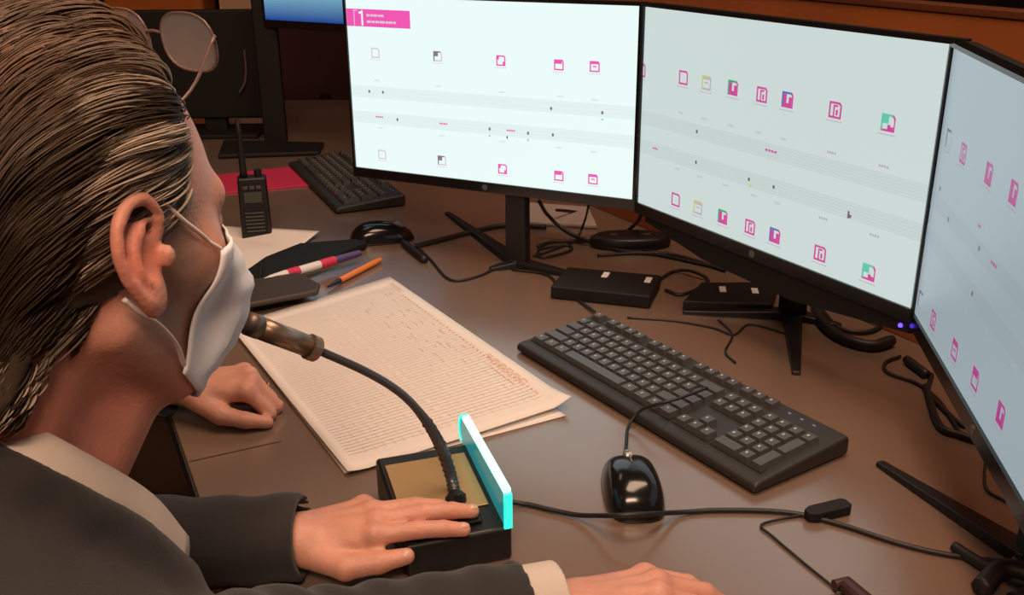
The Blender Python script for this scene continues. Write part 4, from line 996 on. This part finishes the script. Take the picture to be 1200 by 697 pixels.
    for H in hands:
        if H.get('cuff'):
            w_ = H['wr_c']; ax = H['wr_ax']
            Vp, Q = sdf_mesh(lambda p: smax(np.abs(cap(p, w_-ax*.06, w_+ax*.2, H['cuff_r']-.006, H['cuff_r']-.006))-.0018, np.abs((p-vec(w_+ax*(H['cuff']*.5-.02)))@vec(ax))-(H['cuff']*.5+.02), .002), w_-.10, w_+.10, .0022)
            mesh_from('shirt_cuff', Vp, Q, [M['shirt']], root)
    return root, toW, toL, J

def hair_for(root, toW, toL, n_clump, per, seed, shell_h=.0025, grey=1.0):
    """brushed-back hair: a thin base shell and many strands following the skull"""
    def front(q):      # >0 where hair grows
        x, y, z = np.abs(q[:, 0]), q[:, 1], q[:, 2]
        # hairline in y as a function of height
        zz = [-.14, -.105, -.085, -.055, -.035, -.026, .010, .030, .050, .068, .085, .100, .14]
        yy = [-.090, -.070, -.054, -.044, -.034, .026, .034, .042, .042, .040, .034, .030, .050]
        return np.interp(z, zz, yy)-y-.012*np.clip(1-x/.03, 0, 1)*0
    def core(q): return smin(ell(q, (0, -.014, .047), (.0785, .099, .0855)), cap(q, (0, -.040, .0), (0, -.060, -.085), .062, .050), .03)
    def cap_s(q):
        d = core(q)-.006+.0025*noise3(q, 40, 11)
        d = smax(d, (.013-front(q))*.9, .008); d = smax(d, -.100-q[:, 2], .004)
        return smax(d, -(core(q)+.012), .002)
    def over_ear(q): return None
    Vl, Q = sdf_mesh(cap_s, (-.12, -.15, -.13), (.12, .12, .17), shell_h); mesh_from('hair', toW(Vl), Q, [M['haircap']], root)
    r = np.random.default_rng(seed)
    def grad(q):
        e = 1e-3; g = np.stack([core(q+vec(np.eye(3)[i]*e))-core(q-vec(np.eye(3)[i]*e)) for i in range(3)], 1); return g/(np.linalg.norm(g, axis=1)[:, None]+1e-9)
    # clump roots
    pts = []
    while len(pts) < n_clump:
        d = r.normal(size=(4000, 3)); d /= np.linalg.norm(d, axis=1)[:, None]; q = (d*vec((.08, .10, .09))+vec((0, -.014, .040))).astype(np.float32)
        low = r.random(4000) < .22; q[low] = np.stack([r.uniform(-.06, .06, low.sum()), r.uniform(-.13, -.03, low.sum()), r.uniform(-.095, 0, low.sum())], 1)
        for _ in range(4): q = q-grad(q)*core(q)[:, None]
        ok = (front(q) > .000) & (q[:, 2] > -.098)
        # no roots under the ear itself
        ear = (np.abs(q[:, 0]) > .055) & (np.hypot(q[:, 1]+.008, (q[:, 2]-.002)*.85) < .025); q = q[ok & ~ear]; pts += list(q)
    G = np.array(pts[:n_clump], np.float32); K = per; n = n_clump*K
    cl = np.repeat(np.arange(n_clump), K); q = G[cl]+r.normal(size=(n, 3)).astype(np.float32)*.0036
    for _ in range(3): q = q-grad(q)*core(q)[:, None]
    q = q-grad(q)*.0010
    nseg = 9; z0 = G[:, 2]; Lc = np.where(z0 > .09, .085, np.where(z0 > .02, .070, np.where(z0 > -.03, .045, .022)))*r.uniform(.75, 1.15, n_clump)
    sbn = (G[:, 1] > .010) & (G[:, 2] < .025); Lc = np.where(sbn, .013, Lc)
    lift = np.where(z0 > .07, .009, np.where(z0 > 0, .006, .003))*r.uniform(.75, 1.2, n_clump)
    lift = np.where(sbn, .0015, lift)+np.where((G[:, 1] > .02) & (z0 > .06), .004, 0)
    gath = .05+.13*np.clip((G[:, 1]+.02)/.03, 0, 1)*np.clip((.115-G[:, 2])/.03, 0, 1)
    sway = .30*noise3(G, 45, 21)+.06*r.normal(size=n_clump); path = [q]; cen = G.copy(); step = (Lc/nseg)[cl]*r.uniform(.9, 1.1, n)
    lv = r.uniform(0, 1.6, n)
    for s in range(nseg):
        t = (s+1)/nseg; p = path[-1]; g = grad(p)
        sx = np.sign(p[:, 0])*np.clip(np.abs(p[:, 0])/.05, 0, 1)
        down = np.clip((.115-p[:, 2])/.10, 0, 1)*.60+np.clip((-.01-p[:, 1])/.08, 0, 1)*.75+np.clip((.02-p[:, 2])/.04, 0, 1)*.5
        # hair above the ear sweeps back over it
        d = np.stack([np.where(p[:, 2] > .08, sx*.15, 0)+sway[cl]*.6, -np.ones(n)*np.clip(1.15-np.clip((-.07-p[:, 1])/.04, 0, 1), .1, 1.2), -down+sway[cl]*.35*np.abs(sx)], 1).astype(np.float32)
        d = d-g*np.sum(d*g, 1)[:, None]; d /= np.linalg.norm(d, axis=1)[:, None]+1e-9
        p2 = p+d*step[:, None]
        tgt = (lift[cl]*math.sin(min(1, t*1.6)*math.pi/2)+.0022*math.sin(t*3)*lv); dist = core(p2)
        p2 = p2+grad(p2)*(tgt-dist)[:, None]
        # gather clump
        cm = np.zeros((n_clump, 3)); np.add.at(cm, cl, p2); cm /= K; w_ = (gath[cl]*t)[:, None]; p2 = p2*(1-w_)+cm[cl]*w_
        path.append(p2.astype(np.float32))
    T_ = np.stack(path, 1)           # n, nseg+1, 3
    Pw = toW(T_.reshape(-1, 3)).reshape(T_.shape); m = nseg+1
    tan = np.gradient(Pw, axis=1); tan /= np.linalg.norm(tan, axis=2, keepdims=True)+1e-9
    gn = grad(T_.reshape(-1, 3))@np.eye(3); gn = (gn@np.array(toW(np.eye(3))-toW(np.zeros((1, 3))))).reshape(T_.shape)
    side = np.cross(tan, gn); side /= np.linalg.norm(side, axis=2, keepdims=True)+1e-9; nor = np.cross(side, tan)
    rad = (.00075*(1-.75*(np.linspace(0, 1, m)**2)))[None, :, None]*r.uniform(.7, 1.4, n)[:, None, None]
    ring = [Pw+nor*rad, Pw+(-.5*nor+.87*side)*rad, Pw+(-.5*nor-.87*side)*rad]
    Vv = np.stack(ring, 2).reshape(-1, 3)   # n, m, 3 verts
    base_i = (np.arange(n)*m*3)[:, None, None]+(np.arange(m-1)*3)[None, :, None]; kk = np.arange(3)[None, None, :]
    Qs = np.stack([base_i+kk, base_i+(kk+1) % 3, base_i+3+(kk+1) % 3, base_i+3+kk], -1).reshape(-1, 4)
    z = G[:, 2]; y = G[:, 1]; ax_ = np.abs(G[:, 0])
    gy = np.clip((y+.030)/.045, 0, 1)*np.clip((.120-z)/.04, 0, 1)+.8*np.clip((-.045-z)/.03, 0, 1); gy = np.clip(gy, 0, 1)*grey
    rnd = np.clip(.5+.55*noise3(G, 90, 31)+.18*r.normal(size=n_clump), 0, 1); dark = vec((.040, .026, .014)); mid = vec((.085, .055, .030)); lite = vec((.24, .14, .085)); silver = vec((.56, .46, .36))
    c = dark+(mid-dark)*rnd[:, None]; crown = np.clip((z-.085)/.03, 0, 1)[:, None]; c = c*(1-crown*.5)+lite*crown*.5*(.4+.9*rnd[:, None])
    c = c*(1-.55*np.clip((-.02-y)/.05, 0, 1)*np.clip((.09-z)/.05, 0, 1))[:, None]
    gy = np.where(sbn, .9, gy)
    gm = (gy*(r.random(n_clump) < .25+.6*gy))[:, None]; c = c*(1-gm)+(silver*(.5+.6*r.random((n_clump, 1))))*gm
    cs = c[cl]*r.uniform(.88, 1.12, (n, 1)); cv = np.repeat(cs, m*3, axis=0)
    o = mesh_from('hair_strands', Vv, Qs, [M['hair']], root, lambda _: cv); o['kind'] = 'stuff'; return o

# ---------------- the man
F_ = np.array([.72, .69, 0]); F_ /= np.linalg.norm(F_)
HR = rot_head(R(34), R(12), R(0)); ear_w = np.array(A(165, 299, .565)); HC = ear_w-HR@np.array([.080, -.008, 0])
def setcuff(H, wc, ax, r, cuff=0): H['wr_c'] = np.array(wc); ax = np.array(ax, float); H['wr_ax'] = ax/np.linalg.norm(ax); H['cuff_r'] = r; H['cuff'] = cuff
def ny(v): return (v[1], -v[0], -.004)
wL = np.array(P(338, 630, .034)); tipL = np.array(P(540, 590, .056)); XL = tipL-wL
HL = hand_pts(wL, XL, (0, 0, 1), ny(XL), .90, [(.03, .06, .10, .12), (-.02, .03, .12, .14), (-.06, .10, .25, .25), (-.10, .45, .75, .6)], [(.75, .55, -.16), (.98, .06, -.02), (1, -.06, .0)])
wR = np.array(P(650, 714, .028)); XR = np.array([.97, .22, .0])
HR_ = hand_pts(wR, XR, (0, 0, 1), (-XR[1], XR[0], -.15), 1.0, [(.06, .35, .35, .25), (0, .35, .4, .3), (-.05, .4, .45, .3), (-.12, .45, .45, .3)], [(.8, .45, -.25), (.95, .15, -.25), (1, 0, -.2)])
shR = np.array([-.31, .37, .185]); elR = np.array([-.19, .60, .052]); wrR = np.array(P(628, 716, .038))
shL = np.array([-.51, .67, .18]); elL = np.array([-.475, .80, .015]); wrL = np.array(P(350, 630, .038))
setcuff(HL, P(358, 628, .036), wrL-elL, .034, 0)
setcuff(HR_, P(610, 712, .038), wrR-elR, .038, .034)
man = dict(label='man seen from behind with brushed back greying hair, white face mask and dark jacket', headR=HR, headC=HC,
    J=dict(root=(-.58, .30, FZ), F=F_, neck=(-.372, .545, .205), chest=(-.47, .43, .01), hip=(-.60, .29, -.15), shR=shR, elR=elR, wrR=wrR, shL=shL, elL=elL, wrL=wrL,
           knR=(-.20, .50, -.205), knL=(-.38, .72, -.205), anR=(-.14, .56, FZ+.09), anL=(-.32, .80, FZ+.09)),
    hands=[HR_, HL], collar=[(-.350, .555, .300), (-.305, .535, .288), (-.270, .545, .255), (-.250, .580, .205), (-.240, .607, .152)], collarN=(.62*.72, .62*.69, .78), h=.0024, hj=.0042, hs=.0030, jm='cloth')
if exec_people:
    mr, toW, toL, J = build_person(man)
    hair_for(mr, toW, toL, 1500, 16, 3)
    nails(HL, mr, (0, 1, 2, 4))

    # ---- face mask: folded fabric panel over nose and chin, with ear loops
    def mask_pt(u, v, out=0):
        # u -1..1 across, v 0 top..1 bottom
        a = abs(u); zc = np.interp(v, [0, .35, .7, 1], [.010, -.038, -.092, -.124]); yc = np.interp(v, [0, .18, .38, .6, .85, 1], [.107, .132, .152, .146, .118, .086])
        ze = np.interp(v, [0, 1], [-.004, -.088]); ye = np.interp(v, [0, .5, 1], [.056, .054, .046]); xe = .0640-.008*v
        t = a**1.25; x = math.copysign(xe*math.sin(a*math.pi/2), u) if a > 0 else 0
        y = yc*(1-t)+ye*t; z = zc*(1-t)+ze*t
        y += .0012*math.sin(v*38)*(1-t); return (x, y+out*.8, z) if a < .6 else (x+math.copysign(out, u), y+out*.3, z)
    b = MB(); nu, nv = 36, 28; vs = []
    for lay in (.0016, 0):
        for j in range(nv+1):
            for i in range(nu+1): vs.append(mask_pt(-1+2*i/nu, j/nv, lay))
    def clear(q, gap):
        q = np.array(q, np.float32)
        for _ in range(4):
            e = 1e-3; d0 = head_core(q); g = np.stack([head_core(q+vec(np.eye(3)[k]*e))-d0 for k in range(3)], 1); g /= np.linalg.norm(g, axis=1)[:, None]+1e-9; q = q+g*np.maximum(gap-d0, 0)[:, None]
        return q
    hN = len(vs)//2
    def snug(q, gap):
        q = np.array(q, np.float32); uu = np.abs(np.tile(np.linspace(-1, 1, nu+1), nv+1)); w_ = np.clip((uu-.62)/.38, 0, 1)**1.0
        for _ in range(4):
            e = 1e-3; d0 = head_core(q); g = np.stack([head_core(q+vec(np.eye(3)[k]*e))-d0 for k in range(3)], 1); g /= np.linalg.norm(g, axis=1)[:, None]+1e-9
            q = q+g*(np.maximum(gap-d0, 0)+np.minimum(gap-d0, 0)*w_)[:, None]
        return q
    vs = [V(v) for v in toW(np.concatenate([snug(vs[:hN], .0050), snug(vs[hN:], .0032)]))]
    N = (nu+1)*(nv+1); fs = []
    for j in range(nv):
        for i in range(nu): a = j*(nu+1)+i; fs += [(a, a+1, a+nu+2, a+nu+1), (N+a, N+a+nu+1, N+a+nu+2, N+a+1)]
    for i in range(nu): a = nv*(nu+1)+i; fs += [(i, N+i, N+i+1, i+1), (a, a+1, N+a+1, N+a)]
    for j in range(nv): a = j*(nu+1); fs += [(a, a+nu+1, N+a+nu+1, N+a)]; a += nu; fs += [(a, N+a, N+a+nu+1, a+nu+1)]
    b.add(vs, fs); mk = b.build('face_mask', [M['mask']], mr, smooth=True, world=True)
    for sx in (1, -1):
        for pts in ([(.0635, .058, -.004), (.074, .045, .006), (.0795, .022, .020), (.0815, .004, .032), (.0815, -.010, .036), (.0785, -.020, .032)],
                    [(.0555, .048, -.084), (.066, .032, -.064), (.076, .010, -.046), (.080, -.006, -.036), (.079, -.018, -.026)]):
            b = MB(); b.tube([V(v) for v in toW(clear([(sx*x, y, z) for x, y, z in spl(pts, 6)], .0024))], .0019, 8, flat=.7); b.build('ear_loop', [M['strap']], mr, smooth=True, world=True)
    # ---- glasses pushed up on the hair
    gl = thing('glasses', 'clear glasses with thin red brown frame pushed up on the forehead', 'glasses', tuple(toW((0, .08, .12))))
    gc = np.array([0, .058, .128]); gu = np.array([0, -.35, .94]); gu /= np.linalg.norm(gu); gx = np.array([1., 0, 0]); gn = np.cross(gx, gu)
    for sx in (1, -1):
        rim = []
        for k in range(25):
            a = 2*math.pi*k/24; rim.append(V(toW(gc+gx*sx*(.033+.026*math.copysign(abs(math.cos(a))**.75, math.cos(a)))+gu*.019*math.copysign(abs(math.sin(a))**.8, math.sin(a)))))
        b = MB(); b.tube(rim, .0009, 8, caps=False); b.build('rim', [M['frame']], gl, smooth=True, world=True)
        b = MB(); n = 24; cn_ = V(toW(gc+gx*sx*.033)); nn = V(HR @ gn)*.0006
        b.add([r_+nn for r_ in rim[:24]]+[r_-nn for r_ in rim[:24]], [tuple(range(24)), tuple(range(47, 23, -1))]+[(k, 24+k, 24+(k+1) % 24, (k+1) % 24) for k in range(24)]); b.build('lens', [M['lens']], gl, world=True)
        b = MB(); b.tube([V(toW(q)) for q in spl([gc+gx*sx*.060+gu*.006, (sx*.066, .034, .098), (sx*.072, .0, .078), (sx*.070, -.045, .060), (sx*.060, -.075, .045)], 6)], .0011, 8); b.build('temple_arm', [M['frame']], gl, smooth=True, world=True)
    b = MB(); b.tube([V(toW(gc+gx*x+gu*(.006-abs(x)*.1)+gn*.001)) for x in (-.008, 0, .008)], .001, 8); b.build('bridge', [M['frame']], gl, world=True)

    # ---------------- the neighbour, mostly hidden behind the man: only his hand shows
    wN = np.array(P(212, 452, .040)); kN = np.array(P(312, 446, .042)); XN = kN-wN
    HN = hand_pts(wN, XN, (0, 0, 1), ny(XN), .92, [(.02, .95, 1.25, .7), (-.02, .95, 1.3, .7), (-.06, 1.0, 1.3, .7), (-.10, 1.05, 1.3, .7)], [(.75, .52, -.30), (.96, .22, -.18), (.95, -.12, -.25)])
    elN = np.array([-.66, 1.18, .045]); setcuff(HN, wN-XN/np.linalg.norm(XN)*.012, wN-elN, .036, 0)
    F2 = np.array([.8, .6, 0]); R2 = np.array([.6, -.8, 0]); c2 = np.array([-.80, .99, .0])
    nb = dict(label='seated neighbour mostly hidden behind the man, resting a ringed fist on the desk', headR=rot_head(R(50), R(8), 0), headC=np.array([-.79, 1.0, .42]), stubble=0,
        J=dict(root=(-.98, .86, FZ), F=F2, neck=(-.82, .975, .22), chest=(-.88, .93, .03), hip=(-.98, .85, -.15), shR=tuple(np.array([-.83, .97, .17])+R2*.19), elR=(-.72, .74, -.10), wrR=(-.66, .93, -.115),
               shL=tuple(np.array([-.83, .97, .17])-R2*.19), elL=elN, wrL=wN-XN/np.linalg.norm(XN)*.01, knR=(-.60, 1.06, -.205), knL=(-.68, 1.22, -.205), anR=(-.56, 1.10, FZ+.09), anL=(-.64, 1.26, FZ+.09)),
        collar=[tuple(np.array([-.82, .975, .235])-F2*.065+np.array([0, 0, .03])), tuple(np.array([-.82, .975, .25])+R2*.05-F2*.04), tuple(np.array([-.82, .975, .235])+R2*.066), tuple(np.array([-.82, .975, .215])+R2*.05+F2*.05), tuple(np.array([-.82, .975, .18])+R2*.02+F2*.075)],
        collarN=(.30, .22, .92), h=.0040, hj=.006, hs=.005, jm='cloth')
    wNR = np.array([-.655, .935, -.11]); HNR = hand_pts(wNR, (.5, .8, -.1), (0, 0, 1), (-.8, .5, 0), 1.0, [(.05, .2, .3, .2), (0, .2, .3, .2), (-.05, .2, .3, .2), (-.1, .2, .3, .2)], [(.8, .5, -.2), (.95, .2, -.1), (1, 0, -.1)])
    setcuff(HNR, wNR, wNR-np.array([-.72, .74, -.10]), .036, 0); nb['hands'] = [HN, HNR]
    nr, toW2, toL2, J2 = build_person(nb)
    hair_for(nr, toW2, toL2, 160, 8, 9, shell_h=.004, grey=.2)
    a, b_ = np.array(HN['F'][2][0]), np.array(HN['F'][2][1]); d = V(b_-a).normalized(); c = V(a*.45+b_*.55); u_ = d.orthogonal().normalized(); w_ = d.cross(u_)
    b = MB(); b.tube([c+(u_*math.cos(t)+w_*math.sin(t))*.0105 for t in np.linspace(0, 2*math.pi, 25)], .0013, 8, caps=False); b.build('ring', [M['ring']], nr, smooth=True, world=True)
M['chairfab'] = mat('chair_fabric', (.02, .02, .022), rough=.9)
def seat_chair(label, x, y, rz):
    c = thing('office_chair', label, 'chair', (x, y, FZ), rz)
    b = MB(); b.box(-.24, .24, -.24, .24, .40, .47, taper=.01); b.build('seat', [M['chairfab']], c, bevel=.03, seg=4)
    b = MB(); b.box(-.21, .21, .25, .31, .54, .98); b.build('backrest', [M['chairfab']], c, bevel=.03, seg=4)
    b = MB(); b.tube([(0, 0, .10), (0, 0, .40)], .028, 14); b.build('column', [M['black']], c)
    b = MB(); b.tube([(0, .18, .39), (0, .33, .42), (0, .33, .70)], .018, 8); b.build('back_bar', [M['black']], c)
    for k in range(5):
        a = k*2*math.pi/5; b = MB(); b.tube([(0, 0, .11), (.28*math.cos(a), .28*math.sin(a), .075)], [.022, .014], 8); b.build('base_leg', [M['black']], c)
        b = MB(); b.lathe([(.005, -.012), (.03, -.012), (.03, .012), (.005, .012)], 14, M4=Matrix.Translation((.28*math.cos(a), .28*math.sin(a), .031)) @ Matrix.Rotation(math.pi/2, 4, 'X')); b.build('castor', [M['black2']], c)
seat_chair('black office chair the masked man sits on', -.60, .29, math.atan2(.69, .72)+math.pi/2+math.pi-math.pi)
seat_chair('black office chair under the hidden neighbour', -.98, .85, math.atan2(.6, .8)+math.pi/2)
